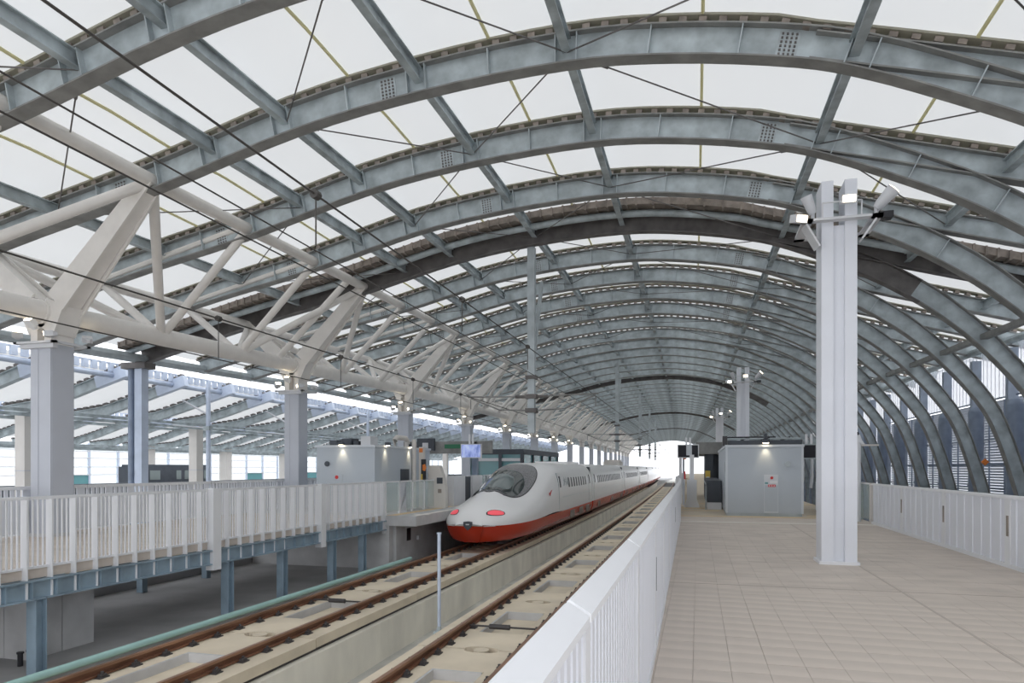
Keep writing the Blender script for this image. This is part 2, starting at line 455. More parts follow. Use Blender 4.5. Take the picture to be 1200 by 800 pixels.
MB().box(12.1, 12.2, -10, 200, -2.4, .3).build('plinth', 'wallblue', wr)

# ------------------------------------------------------------------ tree-column truss of the left platform
CY = [13.1 + 10.5 * i for i in range(-1, 18)]
LC, UR, UL = (-15.15, 5.40), (-12.2, 8.3), (-17.3, 7.12)
def P3(q, y, dx=0, dz=0): return Vector((q[0] + cx(y) + dx, y, q[1] + rise(y) + dz))
trs = thing('roof_truss', 'cream white tubular steel truss carrying the roof above the left platform columns', 'truss')
for i in range(len(CY) - 1):
    a, b = CY[i], CY[i + 1]; n = 3; ys = [a + (b - a) * j / n for j in range(n + 1)]
    rr = 10 if i < 5 else 6
    MB().tube([P3(LC, a), P3(LC, b)], .26, 16 if i < 5 else 8).build('lower_chord', 'truss', trs)
    MB().tube([P3(UR, a), P3(UR, b)], .16, rr).build('upper_chord', 'truss', trs)
    MB().tube([P3(UL, a), P3(UL, b)], .16, rr).build('upper_chord', 'truss', trs)
    for U, r in ((UR, .12), (UL, .12)):
        for u, l in ((0, 1), (1, 1), (2, 2), (3, 2)):
            MB().tube([P3(U, ys[u]), P3(LC, ys[l])], r, rr).build('web_member', 'truss', trs)
    if i == 1:
        MB().tube([P3(UR, ys[3] - 1.2), P3(LC, ys[3] - 1.4)], .12, rr).build('web_member', 'truss', trs)
    for j in range(1, n):
        MB().tube([P3(UR, ys[j], .0, .1), P3(UL, ys[j], 0, .1)], .09, 8).build('cross_tie', 'truss', trs)
def light_ring(parent, y, z, hw, n=4, sub=True):
    rg = MB()
    x0 = -15 + cx(y) if parent is None else 0
    return rg
ordn = ['nearest', 'second', 'third', 'fourth', 'fifth', 'sixth', 'seventh', 'eighth', 'ninth', 'tenth', 'eleventh', 'twelfth', 'thirteenth', 'fourteenth', 'fifteenth', 'sixteenth', 'seventeenth', 'eighteenth']
flood_h = MB().bar((0, 0, 0), (0, -.18, .045), .22, .13).bar((0, 0, 0), (0, .08, -.02), .16, .1, w2=.08, h2=.07)
flood_m = flood_h.mesh('floodlight'); flood_m.materials.append(M['lampwhite'])
flood_l = MB().bar((0, -.18, .045), (0, -.19, .047), .18, .095).mesh('lens'); flood_l.materials.append(M['lamp'])
def floodlight(parent, loc, rz, rx=0):
    o = put('floodlight', flood_m, parent, loc); o.rotation_euler = (rx, 0, rz)
    put('lens', flood_l, o)
for i, y in enumerate(CY):
    if y < 5 and i > 0: continue
    x = LC[0] + cx(y); rz = rise(y)
    lab = ('clad square column with a forked cream head, ' + (ordn[i - 1] + ' along the left platform truss' if i > 0 else 'just out of view beside the camera'))
    c = thing('forked_column', lab, 'column', (x, y, 0), 'forked columns of the left platform')
    w = .31
    MB().box(-w, w, -w, w, 0, 4.62).box(-w + .02, -w + .24, -w - .012, -w, 0, 4.6).box(.06, w, -w - .012, -w, 0, 4.6).box(w, w + .012, -w + .02, w - .02, 0, 4.6).build('cladding', 'colgrey', c)
    MB().box(-w - .04, w + .04, -w - .04, w + .04, 0, .08).build('base_plate', 'concgrey', c)
    h = 4.62
    MB().box(-w, -w + .2, -w, w, h, 5.1 + rz).box(w - .2, w, -w, w, h, 5.1 + rz).box(-w + .2, w - .2, -.06, .06, h, 5.1 + rz).build('steel_shaft', 'truss', c)
    for U, s in ((UR, 1), (UL, -1)):
        e = Vector((U[0] - LC[0], 0, U[1] + rz)); b0 = Vector((s * .12, 0, 4.95 + rz)); b1 = Vector((s * .42, 0, 5.6 + rz))
        q = MB()
        for yy in (-w + .03, w - .03):
            o = Vector((0, yy, 0))
            q.bar(b0 + o, b1 + o, .05, .55, up=(s, 0, 0.6)); q.bar(b1 + o, e + o * .6, .05, .62, up=(-s, 0, 1), h2=.34)
        q.bar(b1, e, .45, .42, up=(-s, 0, 1), w2=.3, h2=.24)
        q.bar(b0, b1, .5, .5, up=(-s, 0, 1))
        q.build('fork_arm', 'truss', c)
    MB().tube([(0, -.36, 5.38 + rz), (0, .36, 5.38 + rz)], .3, 16).build('node_sleeve', 'truss', c)
    if i < 9:
        q = MB()
        q.box(-.62, .62, -.5, -.4, 4.6, 4.65).box(-.62, .62, .4, .5, 4.6, 4.65).box(-.62, -.52, -.5, .5, 4.6, 4.65).box(.52, .62, -.5, .5, 4.6, 4.65)
        q.box(-.5, .5, -.42, -.3, 4.5, 4.6)
        q.build('lamp_shelf', 'lampwhite', c)
        floodlight(c, (-.55, -.45, 4.8), .9, -.4); floodlight(c, (.55, -.45, 4.8), -.8, .35)
        floodlight(c, (.58, .45, 4.8), -2.2, -.2); floodlight(c, (0, -.5, 5.0), 0, -.6)

# ------------------------------------------------------------------ light pillars on the right platform
def pillar(x, y, lab, H=5.8):
    c = thing('light_pillar', lab, 'pillar', (x, y, 0), 'white floodlight pillars')
    for s in (-1, 1):
        MB().box(min(s * .09, s * .28), max(s * .09, s * .28), -.27, .27, 0, H + .75).build('side_fin', 'white2', c)
    MB().box(-.09, .09, -.2, .2, 0, H).build('core_panel', 'white2', c)
    MB().box(-.32, .32, -.31, .31, 0, .05).build('base_plate', 'white', c)
    q = MB()
    q.box(-.62, .62, -.55, -.40, H, H + .04).box(-.62, .62, .40, .55, H, H + .04).box(-.62, -.45, -.55, .55, H, H + .04).box(.45, .62, -.55, .55, H, H + .04)
    q.bar((-.56, -.3, H), (-.34, -.25, H - .38), .03, .4, up=(0, 1, 0)).bar((.54, -.3, H), (.34, -.25, H - .3), .03, .4, up=(0, 1, 0))
    for sx in (-.3, .3): q.bar((sx, -.5, H), (sx, -.5, H + .3), .02, .02)
    q.bar((-.3, -.5, H + .3), (.3, -.5, H + .3), .02, .02)
    q.build('lamp_shelf', 'lampwhite', c)
    for lx, lz, ry, s in ((-.42, .45, -.4, .62), (.56, .5, .75, .72)):
        d = Vector((math.sin(ry), -.25, math.cos(ry)))
        q = MB().tube([Vector((lx, -.3, H + .2)), Vector((lx, -.3, H + .2)) + d * .12 * s, Vector((lx, -.3, H + .2)) + d * .5 * s], .09 * s, 12, .16 * s)
        q.tube([(lx, -.3, H + .04), (lx, -.3, H + .22)], .03, 6)
        o = q.build('drum_floodlight', 'lampwhite', c)
        if ry > 0: MB().tube([Vector((lx, -.3, H + .2)) + d * .5 * s, Vector((lx, -.3, H + .2)) + d * .51 * s], .14 * s, 12).build('lens', 'lamp', o)
    floodlight(c, (-.72, -.45, H + .08), .5, .5); floodlight(c, (.08, -.5, H + .32), 0, .5)
    q = MB().box(.62, .78, -.5, -.3, H - .02, H + .08); q.build('junction_box', 'black', c)
pillar(2.32, 12.95, 'tall white twin-fin pillar with floodlights standing alone on the beige platform')
pillar(2.2 + cx(34.6), 34.6, 'white twin-fin floodlight pillar rising just behind the grey kiosk', 5.7)
pillar(1.95 + cx(56.2), 56.2, 'smaller distant white floodlight pillar beyond the one behind the kiosk', 5.6)

# ------------------------------------------------------------------ tracks
def track(xc, label, joints0, pitch, y0, y1, slab_r):
    t = thing('railway_track', label, 'track')
    def X(x, y): return xc + x + cx(y)
    # rails
    for s in (-.735, .735):
        pts = [y0 + (y1 - y0) * i / 24 for i in range(25)]
        foot = MB(); head = MB()
        for a, b in zip(pts, pts[1:]):
            foot.bar((X(s, a), a, -1.395), (X(s, b), b, -1.395), .145, .03); foot.bar((X(s, a), a, -1.34), (X(s, b), b, -1.34), .022, .1)
            head.bar((X(s, a), a, -1.29), (X(s, b), b, -1.29), .068, .042)
        r = foot.build('rail', 'rail', t); head.build('rail_head', 'railtop', r)
    fm = MB().box(-.17, .17, -.085, .085, -1.425, -1.405).box(-.15, -.08, -.05, .05, -1.405, -1.365).box(.08, .15, -.05, .05, -1.405, -1.365)
    fm.tube([(-.115, 0, -1.365), (-.115, 0, -1.33)], .025, 6).tube([(.115, 0, -1.365), (.115, 0, -1.33)], .025, 6)
    fmm = fm.mesh('fastener'); fmm.materials.append(M['clip'])
    for s in (-.735, .735):
        y = y0 + .2
        while y < min(y1, 48): put('fastener', fmm, t, (X(s, y), y, 0)); y += .625
    # frame slabs with an opening and rounded end notches
    w = 1.17; L = pitch - .05; hw, hl = .42, .95
    q = MB(); z0, z1 = -1.60, -1.425
    hx = [-w, -hw, hw, w]
    q.box(-w, -hw, .0, L, z0, z1).box(hw, w, 0, L, z0, z1)
    q.box(-hw, hw, .16, L / 2 - hl, z0, z1).box(-hw, hw, L / 2 + hl, L - .16, z0, z1)
    for e in (0, 1):   # round notch at both ends
        arc = [(.3 * math.cos(a), .16 - .16 * math.sin(a)) for a in [math.pi * i / 8 for i in range(9)]]
        for s in (-1, 1):
            poly = [(s * hw, 0), (s * hw, .16)] + [(0, .16)] * 0
            pts = [(s * .3, 0), (s * .29, .06), (s * .22, .115), (s * .12, .15), (0, .16)]
            pl = pts + [(s * hw, .16), (s * hw, 0)]
            if e: pl = [(x_, L - y_) for x_, y_ in pl]
            ar = sum(pl[i][0] * pl[(i + 1) % len(pl)][1] - pl[(i + 1) % len(pl)][0] * pl[i][1] for i in range(len(pl)))
            q.prismz(pl if ar > 0 else pl[::-1], z0, z1)
    sm = q.mesh('track_slab'); sm.materials.append(M['concslab'])
    ins = MB().box(-hw, hw, L / 2 - hl, L / 2 + hl, -1.72, -1.585).mesh('slab_recess'); ins.materials.append(M['concslab'])
    lin = MB().box(-hw + .03, hw - .03, L / 2 + hl - .05, L / 2 + hl - .002, -1.60, -1.43).box(-hw + .002, -hw + .04, L / 2 - hl, L / 2 + hl, -1.6, -1.43).mesh('recess_lining'); lin.materials.append(M['concgrey'])
    pm = MB().tube([(0, 0, -1.7), (0, 0, -1.425)], .135, 14).mesh('joint_stopper'); pm.materials.append(M['concslab'])
    y = joints0 - 3 * pitch
    while y < min(y1, 110):
        sl = put('track_slab', sm, t, (xc + cx(y + 2), y + .025, random.uniform(-.004, .004)))
        put('slab_recess', ins, sl); put('recess_lining', lin, sl); put('joint_stopper', pm, sl, (0, -.025, 0))
        y += pitch
    # concrete road bed
    q = MB(); ys = [y0 + (y1 - y0) * i / 12 for i in range(13)]
    for a, b in zip(ys, ys[1:]): q.bar((X(0, a), a, -2.13), (X(0, b), b, -2.13), 2 * w + slab_r, .93)
    q.build('road_bed', 'conc', t)
    q = MB()
    for a, b in zip(ys, ys[1:]): q.bar((X(0, a), a, -1.634), (X(0, b), b, -1.634), 2 * w - .1, .068)
    q.build('mortar_layer', 'clip', t)
    return t
T1 = track(-3.52, 'slab railway track with rusty rails between the white barrier and the train track', 11.0, 4.28, -4, 150, .2)
T2 = track(-7.8, 'slab railway track running under the white and red bullet train', 10.95, 4.6, -4, 190, .2)
# the road bed side wall of the train track is cast in panels
for i in range(14):
    y = 9.0 + 4.2 * i
    MB().bar((-6.60 + cx(y), y + .02, -2.12), (-6.60 + cx(y + 4.2), y + 4.18, -2.12), .14, .90).build('wall_panel', 'conc', T2)
for i, (y, x) in enumerate(((12.4, -3.52), (13.9, -7.8))):
    q = MB().bar((x - .7, y, -1.36), (x + .7, y, -1.36), .035, .03).tube([(x - .3, y, -1.36), (x + .1, y, -1.36)], .05, 8)
    q.build('bond_cable', 'clip', T1 if i == 0 else T2)
q = MB(); pts = [(-9.0 + cx(y), y, -1.30) for y in (-4, 5, 12, 20, 20.6)]
q.tube(pts, .06, 10); tag(q.build('drain_pipe', 'aqua'), 'pale green pipe running along the ground beside the far rail', 'pipe')
tag(MB().box(-9.15, -9.06, -4, 20.6, -1.85, -1.38).build('pipe_plinth', 'concgrey'), 'low concrete plinth under the pale green pipe', 'plinth')
p = thing('track_post', 'slender grey steel post standing alone between the two tracks', 'post', (-4.98, 12.75, 0))
MB().tube([(0, 0, -1.7), (0, 0, .33)], .036, 10).build('shaft', 'bluelight', p)
MB().tube([(0, 0, .33), (0, 0, .36)], .05, 10).build('cap', 'bluelight', p)
MB().box(-.09, .09, -.09, .09, -1.66, -1.6).build('base_plate', 'galv', p)
MB().tube([(0, 0, -1.62), (0, 0, -1.5)], .06, 8, .036).build('foot_collar', 'galv', p)

# ------------------------------------------------------------------ foreground white barrier
def fx(y): return interp([(0, -.335), (5, -.345), (22, -.52), (31, -.72), (40, -.8)], y)
FH = 1.18
bar = thing('platform_barrier', 'white ribbed barrier with wide coping beside the camera along the track', 'barrier')
ys = [-1.8, .2, 2.2, 4.2, 6.2] + [8.2 + 2 * i for i in range(12)]
for a, b in zip(ys, ys[1:]):
    g_ = .016
    sec = [(.004, FH - .035), (.004, FH - .008), (-.066, FH + .036), (-.078, FH + .03), (-.078, FH - .035)]
    MB().add([(fx(yy) + u, yy, v) for yy in (a + g_, b - g_) for u, v in sec], [(0, 1, 6, 5), (1, 2, 7, 6), (2, 3, 8, 7), (3, 4, 9, 8), (4, 0, 5, 9), (4, 3, 2, 1, 0), (5, 6, 7, 8, 9)]).build('coping', 'coping', bar)
    # ribbed panel: trapezoid corrugation
    q = MB(); n = 20; L = b - a
    for i in range(n):
        y1, y2, y3, y4 = (a + .05 + (L - .1) * (i + f) / n for f in (.0, .58, .66, .92))
        q.add([(fx(y1) - .012, y1, .06), (fx(y2) - .012, y2, .06), (fx(y3) - .027, y3, .06), (fx(y4) - .027, y4, .06), (fx(a + .05 + (L - .1) * (i + 1) / n) - .012, a + .05 + (L - .1) * (i + 1) / n, .06)] +
              [(fx(y1) - .012, y1, FH - .04), (fx(y2) - .012, y2, FH - .04), (fx(y3) - .027, y3, FH - .04), (fx(y4) - .027, y4, FH - .04), (fx(a + .05 + (L - .1) * (i + 1) / n) - .012, a + .05 + (L - .1) * (i + 1) / n, FH - .04)],
              [(j, j + 1, j + 6, j + 5) for j in range(4)])
    pn = q.build('ribbed_panel', 'white2', bar, smooth=False)
    MB().bar((fx(a) - .06, a + .06, .6), (fx(b) - .06, b - .06, .6), .02, 1.06).build('outer_sheet', 'white2', bar)
    MB().box(fx(a) - .075, fx(a) - .004, a - .05, a + .05, .0, FH - .037).build('post', 'white', bar)
    MB().bar((fx(a) - .05, a, .03), (fx(b) - .05, b, .03), .1, .06).build('bottom_rail', 'white', bar)
    if a in (2.2, 6.2, 14.2): MB().box(fx(a) - .006, fx(a) - .0005, a + .035, a + .06, .55, .85).build('post_slot', 'char', bar)
MB().box(fx(32) - .11, fx(32) + .02, 31.9, 32.1, 0, 2.35).build('end_post', 'white', bar)

# ------------------------------------------------------------------ right barrier
rb = thing('platform_barrier', 'white corrugated barrier with brown slots along the right platform edge', 'barrier')
RX = 4.95
ys = [22.2 - 3.05 * i for i in range(9)][::-1]
for a, b in zip(ys, ys[1:]):
    MB().box(RX - .02, RX + .13, a + .005, b - .005, 1.14, 1.19).build('coping', 'coping', rb)
    MB().box(RX - .02, RX + .1, a, b, 0, .07).build('bottom_rail', 'white', rb)
    q = MB(); n = 14; st = (b - a - .2) / n
    for i in range(n):
        y = a + .12 + i * st
        d = .0 if i % 2 else .012; e = .012 - d
        ps = [(d, 0), (d, .84), (.02, .88), (.02, .96), (e, 1.0)]
        q.add([(RX + a_, y + st * b_, .07) for a_, b_ in ps] + [(RX + a_, y + st * b_, 1.14) for a_, b_ in ps], [(j + 1, j, j + 5, j + 6) for j in range(4)])
    q.box(RX + .04, RX + .06, a, b, .07, 1.14)
    q.build('corrugated_panel', 'white2', rb, smooth=False)
    MB().box(RX - .015, RX + .1, a - .1, a + .1, 0, 1.14).build('post', 'white', rb)
    MB().box(RX - .022, RX - .015, a - .05, a + .03, .52, .86).build('post_slot', 'rubber', rb)

# ------------------------------------------------------------------ left platform
lp = struct(empty('floor_left'))
MB().box(-15.9, -10.5, 2, 21.6, -.16, 0).build('deck_slab', 'tile', lp)
m_ = MB()
for a in range(6):
    o = cx(36 + 30 * a)
    m_.box(-20 + o, -9.15 + o, 21.6 + a * 30, 51.6 + a * 30, -.35, -.001 * a)
m_.build('platform_slab', 'concgrey', lp)
MB().box(-9.75, -9.15, 22.4, 22.6, -.0, .004).build('edge_line', 'paleline', lp)
MB().box(-10.4, -10.05, 21.7, 60, 0, .006).build('tactile_strip', 'ochre', lp)
MB().box(-9.5, -9.3, 21.7, 51.6, 0, .005).build('edge_line', 'paleline', lp)
# deck framing
df_ = thing('deck_frame', 'blue grey steel beams and posts carrying the left platform deck', 'frame')
q = MB().box(-10.48, -10.36, 2, 21.6, -.20, -.17).box(-10.48, -10.36, 2, 21.6, -.50, -.47).box(-10.45, -10.43, 2, 21.6, -.5, -.17); q.build('edge_beam', 'blue', df_)
for i in range(34):
    y = 6.2 + .44 * i + .2
    if y < 21.5: MB().box(-10.43, -10.37, y, y + .015, -.47, -.2).build('web_stiffener', 'blue', df_)
for i in range(7):
    y = 4.3 + i * 2.45
    MB().box(-15.8, -10.5, y - .1, y + .1, -.46, -.16).build('cross_beam', 'blue', df_)
for y, dx in ((8.75, 0), (13.45, 0), (15.6, 0), (18.1, 0), (20.0, 0)):
    q = MB().box(-10.56, -10.36, y - .1, y - .085, -1.85, -.47).box(-10.56, -10.36, y + .085, y + .1, -1.85, -.47).box(-10.47, -10.45, y - .09, y + .09, -1.85, -.47)
    q.box(-10.6, -10.32, y - .14, y + .14, -1.85, -1.82); q.build('deck_post', 'blue', df_)
for y in (9.8, 12.7, 15.8, 18.4):
    MB().box(-15.2, -15.0, y - .09, y + .09, -1.85, -.47).build('deck_post', 'blue', df_)
pr = thing('concrete_pier', 'board-marked grey concrete pier standing under the left deck', 'pier', (-12.6, 10.15, 0))
for i in range(3):
    MB().box(-.8 + .55 * i, -.8 + .55 * i + .54, -.5, .9, -1.85, -.5).build('cast_panel', 'concgrey', pr)
MB().box(.845, .86, -.5, .18, -1.85, -.5).build('cast_panel', 'concgrey', pr)
MB().box(.845, .86, .2, .9, -1.85, -.5).build('cast_panel', 'concgrey', pr)
for i in range(3): tag(MB().tube([(-11.55 + .02 * i, 9.35 + .16 * i, -1.85), (-11.55 + .02 * i, 9.35 + .16 * i, -1.63)], .045, 10).tube([(-11.55 + .02 * i, 9.35 + .16 * i, -1.63), (-11.55 + .02 * i, 9.35 + .16 * i, -1.60)], .06, 10).build('pipe_stub', 'black'), 'short black pipe stub beside the concrete pier under the deck, ' + ('nearest', 'middle', 'farthest')[i] + ' of three', 'pipe', 'black pipe stubs')
wl = thing('platform_end_wall', 'grey concrete end wall under the left platform beside the train', 'wall')
MB().box(-10.7, -10.3, 21.65, 21.95, -1.85, -.36).build('corner_block', 'concgrey', wl)
MB().box(-15.8, -10.7, 21.7, 21.95, -1.85, -.36).build('end_panel', 'concgrey', wl)
MB().box(-10.35, -10.2, 22.0, 60, -1.85, -.36).build('side_panel', 'concgrey', wl)
MB().box(-10.2, -10.19, 22.9, 23.25, -1.0, -.5).build('opening', 'black', wl)
MB().box(-10.2, -10.12, 23.8, 24.0, -1.05, -.9).build('junction_box', 'lampwhite', wl)
MB().tube([(-10.1, 22.6, -.5), (-10.1, 24.3, -.5)], .03, 6).build('light_tube', 'lampwhite', wl)
# picket fence
pf = thing('picket_fence', 'white steel picket fence with fin posts along the left deck edge', 'fence')
PX = -10.5
MB().box(PX - .02, PX + .03, 5.5, 21.6, 1.13, 1.18).build('top_rail', 'white', pf)
MB().box(PX - .015, PX + .03, 5.5, 21.6, .0, .04).build('bottom_rail', 'white', pf)
fin = MB().box(-.03, .10, -.012, .012, -.5, 1.13).mesh('fin_post'); fin.materials.append(M['white'])
pk = MB().box(-.012, .012, -.011, .011, .04, 1.13).mesh('picket'); pk.materials.append(M['white'])
for i in range(36):
    y = 5.87 + .4445 * i
    put('fin_post', fin, pf, (PX, y, 0))
    if y > 7.2 and i < 35:
        for j in range(1, 5): put('picket', pk, pf, (PX, y + .0889 * j, 0))
wide = MB().box(-.04, .16, -.13, .13, -.62, 1.19).mesh('wide_post'); wide.materials.append(M['white'])
for y in (12.96, 17.45): put('wide_post', wide, pf, (PX, y, 0))
MB().box(PX, PX + .1, 21.5, 21.62, -.62, 1.18).build('wide_post', 'white', pf)
# back barrier of left platform
bb = thing('back_barrier', 'white slotted barrier along the back of the left platform', 'barrier')
BX = -15.82
for i in range(13):
    y = 5 + 2.4 * i
    MB().box(BX, BX + .1, y + .01, y + 2.39, 1.12, 1.2).build('coping', 'coping', bb)
    q = MB()
    for j in range(16):
        if j % 5 != 4: q.box(BX + .03, BX + .06, y + .02 + j * .15, y + .02 + j * .15 + (.09), .95, 1.12)
        else: q.box(BX + .03, BX + .06, y + .02 + j * .15, y + .02 + j * .15 + .15, .95, 1.12)
    q.box(BX + .02, BX + .07, y, y + 2.4, .05, .95)
    for j in range(12): q.box(BX + .07, BX + .085, y + .05 + j * .2, y + .15 + j * .2, .05, .95)
    q.build('slotted_panel', 'white2', bb)

# kiosk on left platform
kl = thing('equipment_kiosk', 'long grey service kiosk with wall lamps on the left platform', 'kiosk', (0, 0, 0))
KX = -11.5
MB().box(KX - 2.4, KX, 22.95, 28.3, 0, 2.42).build('cabin', 'kiosk', kl)
MB().box(KX - 2.45, KX + .04, 22.9, 28.35, 2.42, 2.5).build('roof_edge', 'kiosktrim', kl)
MB().box(KX, KX + .012, 26.3, 26.34, 0, 2.42).build('panel_joint', 'char', kl)
lm = MB().box(KX - 1.4, KX - 1.2, 22.72, 22.9, 2.5, 2.62).build('wall_lamp', 'char', kl)
MB().box(KX - 1.37, KX - 1.23, 22.75, 22.87, 2.48, 2.5).build('lens', 'lamp', lm)
for y in (23.8, 26.0):
    lm = MB().box(KX + .05, KX + .2, y - .1, y + .1, 2.5, 2.62).build('wall_lamp', 'char', kl)
    MB().box(KX + .08, KX + .17, y - .07, y + .07, 2.48, 2.5).build('lens', 'lamp', lm)
MB().tube([(KX - 1.95, 22.9, 1.8), (KX - 1.95, 22.95, 1.8)], .1, 12).build('vent_cap', 'char', kl)
MB().tube([(KX - 1.55, 22.92, 1.3), (KX - 1.55, 22.95, 1.3)], .07, 12).build('alarm_button', 'redsign', kl)
MB().box(KX - 1.75, KX - 1.3, 22.935, 22.95, .3, 1.4).build('service_hatch', 'kiosk', kl)
MB().box(KX + .005, KX + .03, 25.2, 26.0, 1.1, 1.6).build('louvre', 'char', kl)
q = MB(); pts = [(KX - .1, 24.9, 2.4), (KX - .1, 24.9, 2.75), (KX - .1, 25.1, 2.86), (KX - .1, 25.9, 2.86), (KX - .1, 26.1, 2.75), (KX - .1, 26.1, 2.45)]
q.tube(pts, .11, 10).build('exhaust_duct', 'beigecol', kl)
for i, (a, b, hh) in enumerate(((-2.0, -1.7, .2), (-1.5, -1.1, .26), (-.7, -.3, .33), (-1.0, -.8, .16))):
    MB().box(KX + a, KX + b, 23.2, 23.8, 2.5, 2.5 + hh).build('roof_unit', 'lampwhite' if i == 2 else 'char', kl)
tag(MB().tube([(KX + .35, 25.75, 0), (KX + .35, 25.75, 2.78)], .09, 12).tube([(KX + .35, 25.75, 2.78), (KX + .35, 25.75, 2.8)], .1, 12).build('tall_post', 'beigecol'), 'tall beige post standing before the left platform kiosk', 'post')

# ------------------------------------------------------------------ train
TX = -7.8; TY = 22.9; ZB, ZM = -1.02, -.42; WM = 1.62
ZT = [(0, -.36), (.12, -.12), (.35, .08), (.8, .28), (1.4, .45), (2.2, .64), (2.9, .84), (4, 1.22), (5.4, 1.6), (6.6, 1.78), (8, 1.87), (9.5, 1.9)]
ZS = [(0, -.38), (.12, -.2), (.35, .0), (.8, .15), (1.5, .27), (3, .46), (4.5, .72), (6.5, 1.2), (8.5, 1.75), (9.5, 1.9)]
def smooth_tab(t, x, w=.35):
    return (interp(t, x) * 2 + interp(t, x - w * min(1, x)) + interp(t, x + w * min(1, x + .05))) / 4
def Wid(s):
    t = min(s / 4.6, 1); return WM * max(.07, (1 - (1 - t) ** 2.7)) ** (1 / 2.3)
def ring_pt(s, ph):      # ph 0..pi from right waist over the roof to left waist
    w = Wid(s); zt, zs = smooth_tab(ZT, s), smooth_tab(ZS, s)
    e = interp([(0, 2.3), (4, 2.6), (9, 4.2)], s)
    c_, s_ = math.cos(ph), math.sin(ph)
    x = w * math.copysign(abs(c_) ** (2 / e), c_); z = ZM + (zs - ZM) * abs(s_) ** (2 / e)
    wh = interp([(0, .6), (3, .72), (5, 1.0), (9, 1.5)], s)
    z += max(0, zt - zs) * math.exp(-abs(x / wh) ** 2.8)
    return Vector((x, s, z))
NP = 36
def loft(stations, off=0):
    q = MB(); q.sm = True
    for s in stations: q.v += [tuple(ring_pt(s, math.pi * i / NP)) for i in range(NP + 1)]
    for j in range(len(stations) - 1):
        for i in range(NP):
            a = j * (NP + 1) + i; q.f.append((a, a + 1, a + NP + 2, a + NP + 1))
    return q
lead_len = 19.3
lead = thing('train_car', 'white bullet train nose car with red skirt, dark windscreen and pink tail lights', 'train car', (TX + cx(TY), TY, 0), 'bullet train cars')
lead.rotation_euler[2] = 0.006
st = [0, .02, .05, .1, .18, .3, .45, .65, .9, 1.2, 1.6, 2.0, 2.5, 3, 3.5, 4, 4.6, 5.2, 5.8, 6.4, 7, 7.6, 8.2, 8.8, 9.5, 13, lead_len]
b = loft(st); n0 = len(b.v)
b.f.append(tuple(range(NP + 1)))
b.build('body', 'train', lead, smooth='all')
def skirt(stations, parent, wfun=Wid, nose=True):
    q = MB(); q.sm = True; prof = [(1.0, ZM), (1.005, ZM - .12), (.985, ZM - .32), (.93, ZB + .06), (.80, ZB)]
    full = prof + [(-a, z) for a, z in prof[::-1]]
    for s in stations:
        w = wfun(s); sh = interp([(0, .30), (.6, .1), (1.5, 0)], s) if nose else 0
        for a, z in full: q.v.append((a * (w - (sh if abs(a) < .99 else 0) * (ZM - z)), s + (.55 * (ZM - z) * interp([(0, 1), (2.5, 0)], s) if nose else 0), z))
    n = len(full)
    for j in range(len(stations) - 1):
        for i in range(n - 1):
            a = j * n + i; q.f.append((a + 1, a, a + n, a + n + 1))
    q.f.append(tuple(range(n)))
    return q.build('red_skirt', 'red', parent, smooth='all' if nose else True)
skirt(st, lead)
def patch(fun, n, m_, off, name, mt, parent):   # fun(u,v)->(s,phi) on the nose surface
    q = MB(); q.sm = True
    for j in range(n + 1):
        for i in range(m_ + 1):
            s, ph = fun(i / m_, j / n); p = ring_pt(s, ph)
            du = ring_pt(s + .02, ph) - ring_pt(max(s - .02, .001), ph); dv = ring_pt(s, ph + .01) - ring_pt(s, ph - .01)
            nn = du.cross(dv); nn = nn.normalized() if nn.length > 1e-9 else Vector((0, 0, 1))
            if nn.dot(p - Vector((0, s + .6, -.2))) < 0: nn = -nn
            q.v.append(tuple(p + nn * off))
    for j in range(n):
        for i in range(m_):
            a = j * (m_ + 1) + i; q.f.append((a, a + 1, a + m_ + 2, a + m_ + 1))
    return q.build(name, mt, parent, smooth=True)
def teardrop(s0, s1, wid):
    def f(u, v):
        s = s0 + (s1 - s0) * v
        half = wid * math.sin(math.pi * min(1, v ** .8 * .5 + .02) if v < .5 else math.pi * (.5 + .5 * ((v - .5) / .5) ** 1.5) * .999) ** .6
        return s, math.pi / 2 + half * (1 - 2 * u)
    return f
def screen(s0, s1, w0, w1):
    def f(u, v):
        s = s0 + (s1 - s0) * v
        e = (1 - abs(2 * v - 1) ** 2.6) ** .5
        return s, math.pi / 2 + (w0 + (w1 - w0) * v) * e * (1 - 2 * u)
    return f
patch(screen(2.5, 7.2, .66, .56), 24, 20, .012, 'windscreen_surround', 'shade', lead)
patch(screen(2.42, 7.3, .69, .59), 24, 20, .008, 'windscreen_seal', 'black', lead)
patch(screen(2.6, 5.4, .56, .46), 18, 14, .02, 'windscreen', 'glass', lead)
patch(screen(2.9, 4.7, .32, .26), 10, 8, .026, 'reflection_patch', 'pane', lead)  # grey-teal patch: a reflection painted onto the dark windscreen
for sg in (-1, 1):
    def hl(u, v, g=0):
        a = u * 2 - 1; b_ = v * 2 - 1
        r = math.sqrt(max(0, 1 - a * a))
        s = .80 + (.34 + g) * a; ph = .80 - .10 * a + (.19 + g * .6) * b_ * r
        return s, (ph if sg > 0 else math.pi - ph)
    patch(lambda u, v: hl(u, v, .06), 8, 10, .006, 'light_rim', 'black', lead)
    patch(hl, 8, 10, .012, 'tail_light', 'tail', lead)
em = MB().prism([(-.15, -.26), (0, -.24), (.15, -.26), (.16, -.36), (.11, -.46), (0, -.56), (-.11, -.46), (-.16, -.36)], -.07, .03); em.build('nose_emblem', 'char', lead)
MB().prism([(-.07, -.33), (.07, -.33), (.06, -.37), (-.06, -.37)], -.078, -.06).build('emblem_mark', 'lampwhite', lead)
